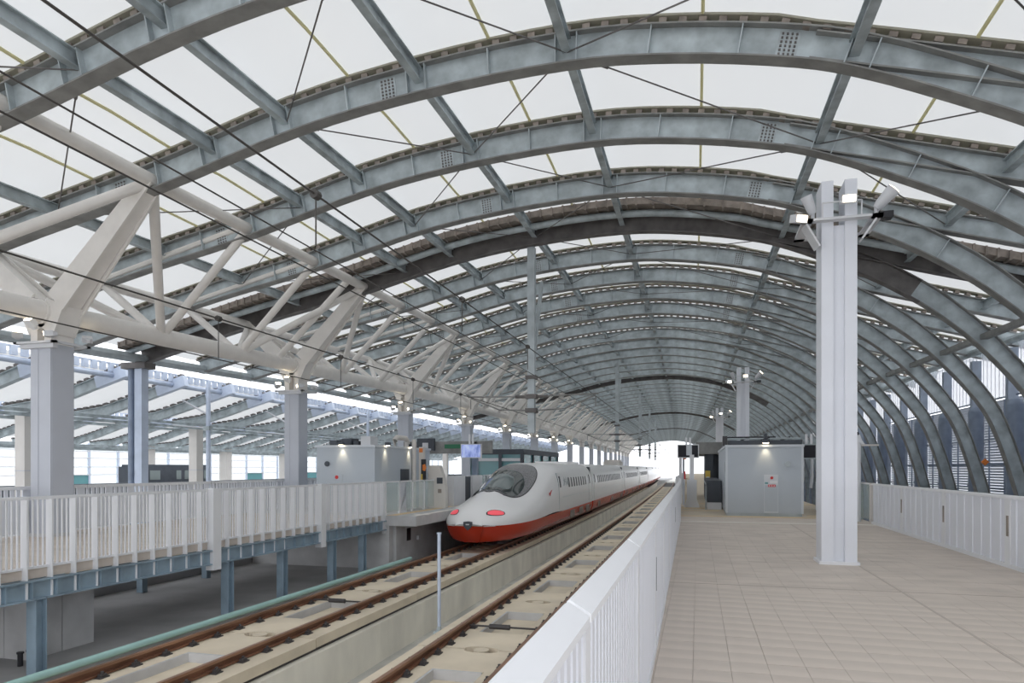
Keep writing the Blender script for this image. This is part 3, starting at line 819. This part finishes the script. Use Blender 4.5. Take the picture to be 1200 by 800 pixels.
for sg in (-1, 1):
    MB().tube([(sg * .2, .05, -.43), (sg * .55, .14, -.425), (sg * .9, .36, -.42)], .012, 6).build('trim_line', 'lampwhite', lead)
sx = WM + .004
def surf(z):
    e = 4.2; h = min(.999, max(0, (z - ZM) / (1.9 - ZM))); sn = h ** (e / 2)
    return WM * max(0, 1 - sn * sn) ** (1 / e)
def car_details(par, y0, y1, wstart, doors):
    y = wstart; i = 0
    def flank(ya, yb, za, zb, t0, t1):     # thin plate that follows the side of the car
        q = MB(); zz = [za + (zb - za) * k / 6 for k in range(7)]
        for z in zz:
            for t_ in (t0, t1):
                for yy in (ya, yb): q.v.append((surf(z) + t_, yy, z))
        for k in range(6):
            a_ = k * 4; q.f += [(a_ + 2, a_ + 3, a_ + 7, a_ + 6), (a_ + 2, a_ + 6, a_ + 4, a_), (a_ + 1, a_ + 5, a_ + 7, a_ + 3)]
        q.f += [(0, 1, 3, 2), (24, 26, 27, 25)]
        return q
    wm = flank(-.14, .14, .68, 1.16, -.02, .01).mesh('side_window'); wm.materials.append(M['sidewin'])
    while y < y1 - 2.2:
        put('side_window', wm, par, (0, y, 0)); y += .78; i += 1
    for d in doors:
        dd = flank(d, d + .82, -.3, 1.4, -.02, .008).build('side_door', 'train', par, smooth=False)
        flank(d - .02, d, -.3, 1.4, -.02, .009).build('door_seam', 'galv', dd, smooth=False)
        flank(d + .25, d + .55, .72, 1.25, 0, .014).build('door_window', 'sidewin', dd, smooth=False)
    MB().box(sx - .012, sx + .004, y0, y1, .24, .26).build('side_line', 'galv2', par)
    for yy in (y0 + 2, (y0 + y1) / 2, y1 - 2.5):
        MB().box(sx - .02, sx + .012, yy, yy + 1.2, ZB + .12, ZM - .1).build('skirt_hatch', 'rubber', par)
car_details(lead, 9.6, lead_len, 11.4, (8.6, lead_len - 1.3))
# swallow mark and lettering on the flank
q = MB().prism([(0, 0), (.22, .12), (.52, .16), (.25, .03), (.05, -.1), (-.12, .0), (-.3, .02), (-.12, .08)], 0, .01)
me = q.mesh('bird_mark'); me.materials.append(M['redsign']); o = put('bird_mark', me, lead, (WM - .02, 6.6, .5)); o.rotation_euler[2] = math.pi / 2 + .04
try:
    tc = bpy.data.curves.new('lettering', 'FONT'); tc.body = 'かもめ'; tc.size = .5; tc.extrude = .004
    to = bpy.data.objects.new('lettering', tc); COL.objects.link(to); to.parent = lead; to.location = (surf(.8) + .012, 9.75, .8); to.rotation_euler = (math.pi / 2 - .06, 0, math.pi / 2); tc.materials.append(M['galv2'])
    bpy.context.view_layer.update()
    me = bpy.data.meshes.new_from_object(to); mw = (to.location.copy(), to.rotation_euler.copy()); bpy.data.objects.remove(to)
    o = put('side_lettering', me, lead, mw[0]); o.rotation_euler = mw[1]
except Exception: pass
q = MB().box(-.9, .9, 14.5, 18.6, 1.86, 2.0); q.build('roof_fairing', 'train', lead)
# following cars: constant section
def section_car(L):
    q = MB(); q.sm = True
    for s in (0, .05, L - .05, L):
        k = .97 if s in (0, L) else 1
        for i in range(NP + 1):
            p = ring_pt(10, math.pi * i / NP); q.v.append((p.x * k, s, ZM + (p.z - ZM) * (.985 if k < 1 else 1)))
    n = NP + 1
    for j in range(3):
        for i in range(NP): q.f.append((j * n + i, j * n + i + 1, (j + 1) * n + i + 1, (j + 1) * n + i))
    q.f += [tuple(range(n)), tuple(range(3 * n, 4 * n))[::-1]]
    return q
CL = 20.4
y = TY + lead_len + .55
names = ['second', 'third', 'fourth', 'fifth', 'sixth', 'seventh', 'eighth']
for i in range(7):
    c = thing('train_car', names[i] + ' white and red bullet train car counting from the nose car', 'train car', (TX + cx(y), y, 0), 'bullet train cars')
    c.rotation_euler[2] = (2 * (y + 10)) / 10000
    section_car(CL).build('body', 'train', c, smooth=True)
    skirt([0, CL], c, lambda s: WM, False)
    MB().box(-WM + .2, WM - .2, -.56, 0, -.9, 1.7).build('gangway', 'char', c)
    if i < 3: car_details(c, .3, CL - .3, 2.6, (.6, CL - 1.5))
    if i == 1:
        q = MB().box(-.8, .8, 4, 7.5, 1.88, 2.25); q.box(-.7, .7, 4.5, 7, 2.25, 2.45).build('pantograph_cover', 'beigecol', c)
    y += CL + .6

# ------------------------------------------------------------------ kiosk on the right platform
kr = thing('equipment_kiosk', 'light grey service kiosk with wall lamp on the right platform', 'kiosk', (0, 0, 0))
MB().box(.93, 3.42, 24.75, 33.5, .1, 2.36).build('cabin', 'kiosk', kr)
MB().box(.96, 3.39, 24.78, 33.4, 0, .1).build('plinth', 'galv2', kr)
MB().box(.90, 3.45, 24.71, 33.55, 2.36, 2.44).build('roof_edge', 'kiosktrim', kr)
MB().box(.92, .99, 24.735, 24.75, .1, 2.36).build('corner_trim', 'kiosktrim', kr)
MB().box(3.36, 3.43, 24.735, 24.75, .1, 2.36).build('corner_trim', 'kiosktrim', kr)
MB().box(1.0, 3.4, 24.9, 33.2, 2.44, 2.60).build('roof_deck', 'char', kr)
dr = MB().box(2.17, 2.63, 24.725, 24.75, .12, 1.42).build('service_hatch', 'kiosktrim', kr)
MB().box(2.19, 2.61, 24.715, 24.726, .16, 1.06).build('hatch_panel', 'kiosk', dr)
MB().tube([(2.42, 24.70, 1.31), (2.42, 24.725, 1.31)], .05, 12).build('alarm_button', 'redsign', dr)
MB().box(2.30, 2.54, 24.71, 24.726, 1.00, 1.08).build('red_sign', 'redsign', dr)
q = MB()
for i in range(3): q.box(2.325 + .075 * i, 2.365 + .075 * i, 24.705, 24.711, 1.025, 1.055)
q.build('sign_lettering', 'white', dr)
MB().box(2.2, 2.3, 24.715, 24.726, 1.10, 1.16).build('label_plate', 'teal', dr)
MB().box(2.36, 2.6, 24.718, 24.726, 1.12, 1.22).build('label_plate', 'white', dr)
MB().tube([(2.93, 24.68, 1.78), (2.93, 24.75, 1.78)], .1, 16).build('vent_cap', 'galv2', kr)
wlp = MB().box(2.1, 2.34, 24.55, 24.7, 2.5, 2.62).bar((2.22, 24.62, 2.6), (2.22, 24.8, 2.78), .1, .12).build('wall_lamp', 'char', kr)
MB().box(2.13, 2.31, 24.57, 24.68, 2.485, 2.5).build('lens', 'lamp', wlp)
MB().box(.91, .93, 25.2, 25.45, .2, 1.85).build('side_recess', 'galv', kr)
for i in range(7):
    x = 1.1 + i * .33
    MB().bar((x, 25.0 + .1 * (i % 3), 2.6), (x + .3, 25.1, 2.66 + .05 * (i % 2)), .05, .05).build('conduit', 'black' if i % 2 else 'galv', kr)
MB().tube([(1.0, 25.1, 2.66), (3.4, 25.1, 2.66)], .035, 6).build('conduit', 'galv2', kr)
MB().tube([(1.0, 25.3, 2.72), (2.6, 25.3, 2.72)], .03, 6).build('conduit', 'black', kr)
MB().box(.82, .98, 24.75, 25.0, 2.42, 2.75).build('junction_box', 'black', kr)
# kiosk lamp really shines down the wall
def spot(name, loc, e, r=.06, col=(1, .82, .55), tgt=(0, 0, -1), ang=1.9):
    l = bpy.data.lights.new(name, 'SPOT'); l.energy = e; l.color = col; l.shadow_soft_size = r; l.spot_size = ang; l.spot_blend = .8
    o = bpy.data.objects.new(name, l); COL.objects.link(o); o.location = loc
    o.rotation_euler = Vector(tgt).to_track_quat('-Z', 'Y').to_euler(); return o
o = spot('wall_lamp_light', (2.22, 24.60, 2.46), 12, tgt=(0, .22, -1), ang=1.2)
for yy in (23.8, 26.0): spot('wall_lamp_light', (KX + .13, yy, 2.44), 12, tgt=(-.25, 0, -1), ang=1.2)
spot('wall_lamp_light', (KX - 1.3, 22.81, 2.44), 12, tgt=(0, .25, -1), ang=1.2)

def screen_sign(name, label, loc, w, h, d, m_scr, frame='white', rz=0, hang=0):
    s = thing(name, label, 'screen', loc); s.rotation_euler[2] = rz
    MB().box(-w / 2, w / 2, 0, d, -h / 2, h / 2).build('housing', frame, s)
    MB().box(-w / 2 + .04, w / 2 - .04, -.01, 0, -h / 2 + .04, h / 2 - .04).build('display', m_scr, s)
    if hang: MB().box(-.12, -.04, .02, .08, h / 2, h / 2 + hang).box(.04, .12, .02, .08, h / 2, h / 2 + hang).build('hanger', 'white', s)
    return s
s = screen_sign('platform_monitor', 'black monitor hanging beside the white post at the barrier end', (-.42, 31, 2.38), .92, .6, .14, 'screen2', 'white', 0, .3)
MB().box(-.08, .16, -.02, -.012, -.18, .3).build('mount_plate', 'kiosktrim', s)
screen_sign('platform_monitor', 'black monitor mounted at the rear right corner of the grey kiosk', (3.72, 25.6, 2.22), .5, .52, .12, 'screen2', 'galv2', 0, .35)
s = screen_sign('platform_monitor', 'lit blue monitor hanging over the left platform behind the train nose', (-10.15, 30, 2.43), 1.0, .66, .14, 'screen', 'lampwhite', 0, .45)
# dark girders of the low shelter over the right platform beyond the kiosk
sh = thing('passage_shelter', 'low dark framed shelter with glass beyond the kiosk on the right platform', 'shelter')
MB().box(-.1, 3.4, 36, 44, 2.35, 2.95).build('roof_fascia', 'flange', sh)
for x, y in ((.35, 36.3), (.75, 38), (.35, 42)): MB().box(x, x + .4, y, y + .3, 0, 2.4).build('wall_post', 'char', sh)
MB().box(.35, .95, 37, 43, 0, 2.35).build('lift_wall', 'char', sh)
MB().box(.95, 2.4, 40, 40.1, 0, 2.35).build('rear_wall', 'galv2', sh)
MB().box(1.1, 2.2, 39.85, 40, 1.6, 2.2).build('green_panel', 'green', sh)
MB().box(.36, .60, 36.25, 36.29, 1.05, 1.5).build('poster', 'yellow', sh)
MB().box(.40, .56, 36.24, 36.25, .95, 1.2).build('poster', 'white', sh)
st_ = thing('stair_enclosure', 'dark low stair wall with steel handrail left of the kiosk', 'stairwell')
MB().box(.35, .9, 28.2, 36, .28, 1.15).build('side_wall', 'char', st_)
MB().box(.9, 2.4, 35.4, 35.5, .28, 1.15).build('rear_wall', 'char', st_)
MB().box(.36, .9, 28.22, 36, 0, .28).build('plinth', 'white', st_)
MB().tube([(.3, 28.0, 0), (.3, 28.0, .9), (.3, 28.3, 1.0), (.3, 35, 1.0)], .025, 8).build('handrail', 'galv2', st_)
ped = thing('ticket_pedestal', 'white pedestal with a flared base beside the platform gate', 'pedestal', (-.25, 29.6, 0))
MB().prism([(-.3, 0), (.3, 0), (.3, .05), (.2, .35), (.2, 1.15), (-.2, 1.15), (-.2, .35), (-.3, .05)], -.22, .22).build('body', 'white', ped)
MB().box(-.09, .09, -.08, .08, 1.15, 2.2).build('upper_column', 'white', ped)
cp = thing('camera_post', 'white post with signal box and red sign at the barrier end', 'post', (-.62, 31.2, 0))
MB().box(-.05, .05, -.05, .05, 0, 2.2).build('shaft', 'colgrey', cp)
MB().tube([(.06, -.1, 2.1), (.06, .02, 2.1)], .08, 10).build('signal_lamp', 'orange', cp)
MB().box(.02, .09, -.08, -.05, 1.15, 1.5).build('sign_plate', 'redsign', cp)
gf = thing('gate_fence', 'low white platform gate fence continuing beyond the barrier', 'fence')
for i in range(16):
    y = 32.2 + 2.6 * i
    MB().box(-.9 + cx(y), -.75 + cx(y), y, y + .5, 0, 1.25).build('gate_post', 'white', gf)
    MB().box(-.85 + cx(y), -.81 + cx(y), y + .5, y + 2.6, .1, 1.15).build('gate_panel', 'glassp' if i % 2 else 'white2', gf)
# equipment between the kiosk and the white pillar / right end of barrier
gr = thing('glass_railing', 'glazed white railing continuing from the right barrier behind the pillar', 'railing')
MB().box(RX - .02, RX + .1, 22.25, 22.45, 0, 1.2).build('end_post', 'beigecol', gr)
for i in range(5):
    y = 22.5 + 1.9 * i
    MB().box(RX, RX + .03, y, y + 1.75, .1, 1.15).build('glass_pane', 'glassp', gr)
    MB().box(RX - .02, RX + .06, y + 1.75, y + 1.9, 0, 1.2).build('railing_post', 'white', gr)
MB().box(RX - .01, RX + .05, 22.3, 32, 1.15, 1.2).build('handrail', 'white', gr)
MB().box(RX - .5, RX - .35, 27, 29, 0, 1.1).build('gate_cabinet', 'white', gr)
tp = thing('camera_mast', 'white mast with cross arms standing at the end of the right barrier', 'mast', (4.76, 23.2, 0))
MB().tube([(0, 0, 0), (0, 0, 2.45)], .1, 12).build('shaft', 'white', tp)
MB().bar((-.6, 0, 2.35), (.6, 0, 2.35), .04, .05).build('cross_arm', 'beigecol', tp)
MB().prism([(-.2, 2.38), (.2, 2.38), (.12, 2.5), (.06, 2.68), (-.06, 2.68), (-.12, 2.5)], -.06, .06).build('bracket', 'white', tp)
MB().tube([(0, 0, 2.66), (0, 0, 2.76)], .07, 10, .03).build('dome', 'black', tp)
for i in range(2):
    x = 3.78 + .32 * i
    tag(MB().tube([(x - .04, 27.5, .9), (x, 27.5, 1.3), (x, 27.5, 1.9), (x - .05, 27.5, 2.3)], .055, 8).build('bent_pipe', 'white'), ('thinner inner' if i == 0 else 'outer') + ' white upright pipe between the kiosk monitor and the pillar', 'pipe')
os_ = thing('orange_signal', 'small orange diamond signal on a thin bracket against the right wall', 'signal', (9.9, 28.0, 0))
MB().prism([(-.12, 1.86), (0, 1.74), (.12, 1.86), (0, 1.98)], -.05, .05).build('lamp_body', 'orange', os_)
MB().tube([(0, 0, 1.98), (0, 0, 2.4), (.5, .2, 2.4), (.9, .4, 2.4)], .018, 6).build('bracket', 'navy', os_)

# ------------------------------------------------------------------ overhead line equipment
def drop_post(y, i):
    x = -5.7 + cx(y); z1 = ribz(-5.7) + rise(y)
    d = thing('catenary_drop_post', ('nearest', 'second', 'third', 'fourth', 'fifth')[i] + ' steel post hanging from the roof arches above the tracks', 'catenary post', (x, y, 0), 'catenary drop posts')
    MB().box(-.13, .13, -.13, .13, 4.9, z1).build('upper_shaft', 'galv2', d)
    MB().box(-.19, .19, -.19, .19, 4.82, 4.95).build('collar', 'dark', d)
    MB().box(-.12, .12, -.12, .12, 2.9, 4.82).build('lower_shaft', 'galv2', d)
    for z in (4.12, 3.62): MB().box(-.2, .2, -.17, .17, z, z + .16).build('clamp', 'dark', d)
    MB().bar((.1, 1.2, 8.6), (.05, .1, 5.6), .12, .12).build('knee_brace', 'galv2', d)
    for s in (-1, 1):
        a = MB().tube([(0, 0, 4.2), (s * 2.4, 0, 4.25)], .03, 6).tube([(0, 0, 3.7), (s * 1.2, 0, 3.75), (s * 2.3, 0, 4.2)], .03, 6).tube([(s * 2.3, 0, 4.15), (s * 2.3, 0, 3.8)], .02, 6)
        a.build('cantilever_arm', 'flange', d)
        MB().tube([(s * .2, 0, 4.2), (s * .6, 0, 4.21)], .055, 8).build('insulator', 'dark', d)
for i, y in enumerate((23.8, 52.6, 77.8, 99.4, 121)): drop_post(y, i)
def wire(pts, label, r=.013):
    tag(MB().tube(pts, r, 5).build('overhead_wire', 'wire'), label, 'wire', None)
def wpts(x, z0, zsag, y0=1, y1=130):
    return [(x + cx(y), y, z0) for y in (y0, 10, 24, 52, 78, 100, y1)]
def wl_(x, z, ys): return [(x + cx(y), y, z) for y in ys]
YS = (-3, 6, 13, 24, 38, 52, 66, 78, 100, 121)
wire(wl_(-3.55, 4.28, YS), 'dark catenary wire over the near track running down to the first drop post', .011)
wire(wl_(-3.6, 3.77, YS), 'thin contact wire hanging under the catenary of the near track', .007)
wire(wl_(-7.8, 5.78, (-3, 6, 13, 24, 38, 52)), 'thick brown feeder wire high over the train track', .015)
wire(wl_(-7.9, 4.2, YS), 'catenary wire above the train track crossing the white truss', .014)
wire(wl_(-7.9, 3.5, YS), 'lowest contact wire directly above the train track', .010)
DL = ['nearest the camera', 'second from the camera', 'third from the camera', 'fourth from the camera']
for i, y in enumerate((9.94, 14.1, 18.25, 22.4)):
    h = MB().tube([(-7.9 + cx(y), y, 3.515), (-7.9 + cx(y), y, 4.18)], .008, 5).tube([(-7.9 + cx(y), y - .04, 4.2), (-7.9 + cx(y), y + .04, 4.2)], .05, 8)
    tag(h.build('dropper', 'wire'), 'thin wire dropper over the train track, ' + DL[i], 'dropper', 'wire droppers of the train track')
for i, y in enumerate((5.85, 10.1, 14.4)):
    h = MB().tube([(-3.55 + cx(y), y, 3.785), (-3.55 + cx(y), y, 4.26)], .008, 5).tube([(-3.55 + cx(y), y - .04, 4.28), (-3.55 + cx(y), y + .04, 4.28)], .045, 8)
    tag(h.build('dropper', 'wire'), 'short wire dropper over the near track, ' + DL[i], 'dropper', 'wire droppers of the near track')

# ------------------------------------------------------------------ things on the left platform near the train
lg = thing('platform_door_unit', 'pale platform door cabinet with sloped face left of the train nose', 'door unit', (-10.35, 26.4, 0))
MB().prism([(-.4, 0), (.38, 0), (.38, .75), (.3, 1.2), (.1, 1.75), (-.4, 1.75)], -.15, .15).build('cabinet', 'beigecol', lg)
MB().box(.0, .25, -.17, -.15, 1.0, 1.25).build('panel_window', 'char', lg)
MB().box(.05, .2, -.17, -.15, .62, .78).build('panel_plate', 'rubber', lg)
lgr = thing('glass_railing', 'glazed railing with white posts between left kiosk and train nose', 'railing')
for i in range(4):
    y = 21.7 + 1.15 * i
    MB().box(PX - .02, PX + .04, y, y + .09, 0, 1.18).build('railing_post', 'white', lgr)
    MB().box(PX, PX + .02, y + .09, y + 1.15, .08, 1.12).build('glass_pane', 'glassp', lgr)
MB().box(PX - .02, PX + .04, 21.7, 26.3, 1.13, 1.18).build('handrail', 'white', lgr)
MB().box(PX - .04, PX + .02, 22.9, 23.5, 0.0, 1.15).build('solid_panel', 'white2', lgr)
pd = thing('platform_screen', 'pale platform edge screen panels running behind the train', 'platform screen')
for i in range(12):
    y = 27.5 + 2.6 * i
    MB().box(-10.3 + cx(y), -10.0 + cx(y), y, y + 1.5, 0, 1.3).build('door_cabinet', 'white', pd)
    MB().box(-10.2 + cx(y), -10.12 + cx(y), y + 1.5, y + 2.6, .1, 1.25).build('door_leaf', 'char' if i % 2 == 0 else 'glassp', pd)
gs = thing('sign_gantry', 'dark overhead sign beam with green lettering band behind the left kiosk', 'sign')
MB().box(-14.2, -9.6, 31.5, 31.7, 2.35, 2.95).build('beam', 'flange', gs)
MB().box(-12.0, -10.6, 31.45, 31.5, 2.6, 2.8).build('green_band', 'green', gs)
MB().box(-13.4, -12.5, 31.3, 31.5, 2.5, 3.1).build('speaker_box', 'char', gs)
MB().box(-13.1, -12.8, 31.28, 31.3, 2.62, 2.88).build('clock_plate', 'lampwhite', gs)
MB().box(-11.0, -10.7, 31.42, 31.5, 2.22, 2.35).build('yellow_plate', 'yellow', gs)
for x in (-13.9, -10.6): MB().box(x, x + .25, 31.5, 31.75, 0, 2.9).build('gantry_leg', 'navy', gs)
op = thing('signal_post', 'beige post with orange signal and black and orange markers by the glazed railing', 'post', (-10.9, 26.0, 0))
MB().box(-.1, .1, -.1, .1, 0, 2.5).build('shaft', 'beigecol', op)
MB().box(-.07, .07, -.14, -.1, 2.28, 2.45).build('orange_lamp', 'orange', op)
MB().box(.02, .22, -.16, -.1, 1.1, 2.0).build('marker_board', 'black', op)
MB().prism([(.1, 1.55), (.2, 1.52), (.26, 1.66), (.2, 1.8), (.1, 1.77)], -.2, -.16).build('orange_marker', 'orange', op)
MB().box(.02, .09, -.18, -.16, 1.12, 1.4).build('yellow_marker', 'yellow', op)
ts = thing('waiting_room', 'dark framed glass waiting room on the left platform behind the train nose', 'shelter')
MB().box(-14.6, -11.2, 44, 56, 2.55, 2.9).build('roof', 'char', ts)
MB().box(-14.5, -11.3, 44.1, 55.9, 0, 2.55).build('glass_box', 'teal', ts)
MB().box(-14.6, -11.2, 43.95, 44.05, 2.1, 2.3).build('transom', 'lampwhite', ts)
for x in (-14.6, -12.9, -11.4): MB().box(x, x + .2, 43.9, 44.1, 0, 2.55).build('mullion', 'char', ts)
for j in range(5): MB().box(-11.28, -11.2, 44 + 2.9 * j, 44.2 + 2.9 * j, 0, 2.55).build('mullion', 'char', ts)

# ------------------------------------------------------------------ far left: further canopies, columns and glazed wall
def canopy(name, prof, ks, k0y, mem=True):
    c = struct(empty(name))
    D = .5; a = MB(); a.sweep(prof, 0, .03, -.13, .13); a.sweep(prof, D - .03, D, -.13, .13); a.sweep(prof, .03, D - .03, -.012, .012)
    bm = a.mesh('canopy_beam'); bm.materials.append(M['galv'])
    tipm = MB().sweep([(prof[-1][0] - 1.6, interp(prof, prof[-1][0] - 1.6) + .0), (prof[-1][0] + .05, prof[-1][1] + .0)], -.01, .52, -.14, .14).mesh('beam_tip'); tipm.materials.append(M['bluelight'])
    up = [(x, z + .72) for x, z in prof]
    up2 = [p for p in up if p[0] < prof[-1][0] - 1.0] + [(prof[-1][0] - 1.0, interp(up, prof[-1][0] - 1.0))]
    mm = MB(); n = len(up2)
    mm.v = [(x, 0, z) for x, z in up2] + [(x, 3.6, z) for x, z in up2]; mm.f = [(i, i + 1, n + i + 1, n + i) for i in range(n - 1)]
    me = mm.mesh('membrane_panel'); me.materials.append(M['membrane'])
    ex, ez = prof[-1][0] - .75, interp(prof, prof[-1][0] - .75)
    pipe = MB().tube([(ex, 0, ez + .28), (ex, 3.6, ez + .28)], .13, 8).mesh('eave_pipe'); pipe.materials.append(M['bluelight']); pipe.shade_smooth()
    fr = MB()
    for i in range(8): fr.box(ex - .02, ex + .1, .1 + i * .45, .36 + i * .45, ez + .45, ez + .78)
    fr.box(ex - .1, ex + .1, 0, 3.6, ez + .78, ez + .83)
    frm = fr.mesh('eave_edging'); frm.materials.append(M['bluelight'])
    clm = MB()
    for (p, q) in zip(prof, prof[1:]):
        Ls = math.hypot(q[0] - p[0], q[1] - p[1]); k_ = int(Ls / .4)
        for i in range(k_):
            u = i / k_; clm.bar((p[0] + (q[0] - p[0]) * u, 0, p[1] + (q[1] - p[1]) * u + .58), (p[0] + (q[0] - p[0]) * (u + .5 / k_), 0, p[1] + (q[1] - p[1]) * (u + .5 / k_) + .58), .26, .12)
    clmm = clm.mesh('clamp_row'); clmm.materials.append(M['dark'])
    for k in ks:
        y = k0y + 3.6 * k; L = (cx(y), y, 0)
        put('canopy_beam', bm, c, L); put('beam_tip', tipm, c, L); put('membrane_panel', me, c, L)
        put('eave_pipe', pipe, c, L); put('eave_edging', frm, c, L); put('clamp_row', clmm, c, L)
    return c
c2 = canopy('roof_2', [(-31.5, 4.05), (-29.4, 4.3), (-27.5, 4.8), (-24.4, 5.72)], range(-2, 36), 17.6)
c3 = canopy('roof_3', [(-52, 3.4), (-49.5, 3.6), (-47.5, 4.1), (-43.2, 5.4)], range(-2, 34), 20)
for i in range(3):
    MB().box(-31.3 + 1.2 * i, -31.2 + 1.2 * i, 5, 140, 3.95 + .1 * i, 4.1 + .1 * i).build('girder', 'galv', c2)
    MB().box(-51.8 + 1.2 * i, -51.6 + 1.2 * i, 5, 140, 3.2 + .1 * i, 3.4 + .1 * i).build('girder', 'galv', c3)
for i in range(9):
    y = 25 + 11.4 * i
    c = thing('rear_column', 'beige rear column under the second canopy, ' + ordn[i] + ' from the camera', 'column', (-30.5 + cx(y), y, 0), 'rear beige columns')
    MB().box(-.29, .29, -.29, .29, -1.2, 4.15).build('shaft', 'beigecol', c)
    MB().box(-.3, .3, -.3, .3, 1.5, 1.53).build('joint_band', 'colgrey', c)
    MB().tube([(-.6, 0, 4.1), (-.2, .1, 4.45), (.4, .2, 4.2)], .06, 6).build('conduit', 'lampwhite', c)
for i in range(8):
    y = 42 + 11 * i
    c = thing('rear_column', 'distant beige column under the third canopy, ' + ordn[i] + ' from the camera', 'column', (-50, y, 0), 'farthest beige columns')
    MB().box(-.45, .45, -.45, .45, -1.2, 4.0).build('shaft', 'beigecol', c)
    MB().box(-.5, .5, -.5, .5, 3.7, 3.9).build('cap', 'galv', c)
# twin blue support at the roof expansion joint
for i, y in enumerate((23.3, 66.5)):
    c = thing('twin_support', ('nearer' if i == 0 else 'farther') + ' pair of blue grey roof posts with drain pipe under the low eave', 'post', (-22.4 + cx(y), y, 0), 'twin blue posts')
    MB().box(-.02, .34, -.18, .18, -1.2, 5.75).build('box_post', 'bluelight', c)
    MB().tube([(-.35, .0, -1.2), (-.35, 0, 5.8)], .13, 12).build('drain_pipe', 'navy', c)
    MB().tube([(-.1, .05, -1.2), (-.1, .05, 5.8)], .06, 8).build('thin_pipe', 'navy', c)
    MB().box(-.6, .6, -.3, .3, 5.75, 6.0).build('cap_beam', 'dark', c)
for i, (x, y) in enumerate(((-24.4, 30.0), (-24.4, 37.2), (-24.4, 48))):
    c = thing('catenary_mast', 'slim blue grey mast rising before the second canopy, ' + ordn[i] + ' of three', 'mast', (x + cx(y), y, 0), 'slim blue masts')
    MB().tube([(0, 0, -1.2), (0, 0, 5.9)], .11, 10).build('shaft', 'bluelight', c)
    MB().tube([(0, 0, 4.4), (-1.6, 0, 5.2)], .05, 8).build('stay', 'lampwhite', c)
    MB().box(-.16, .16, -.16, .16, 3.6, 3.8).build('collar', 'galv', c)
    MB().tube([(0, 0, 3.7), (-2.2, 0, 3.9)], .03, 6).build('arm', 'lampwhite', c)
# glazed back wall
gw = struct(empty('window_1'))
for i in range(40):
    y = 20 + 3.6 * i
    MB().box(-60.2, -60.0, y - .12, y + .12, -1.2, 4.2).build('mullion', 'bluelight', gw)
    MB().box(-60.12, -60.1, y + .12, y + 3.48, .9, 4.2).build('pane', 'glassp', gw)
    MB().box(-60.14, -60.08, y, y + 3.6, -1.2, .9).build('lower_pane', 'teal' if i % 4 == 1 else 'glassp', gw)
for z in (.9, 1.7, 2.6, 3.3): MB().box(-60.05, -59.98, 18, 165, z, z + .09).build('transom', 'lampwhite', gw)
ft = thing('local_train', 'dark green local train car with lit windows at the far left tracks', 'train car', (-41, 42, 0))
MB().box(-1.3, 1.3, 0, 6.8, -1.0, 1.75).build('car_body', 'char', ft)
for a, b_ in ((.3, 1.3), (3.0, 3.5), (3.9, 4.7), (4.9, 5.6), (6.1, 6.5)): MB().box(1.3, 1.32, a, b_, .75, 1.45).build('car_window', 'glassp', ft)
MB().box(-1.2, 1.2, .2, 6.6, 1.75, 1.9).build('car_roof', 'char', ft)
tag(MB().box(-39.0, -38.7, 10, 150, -1.2, .55).box(-39.05, -38.65, 10, 150, .5, .6).build('track_parapet', 'char'), 'long dark parapet beyond the left platform back barrier', 'parapet')
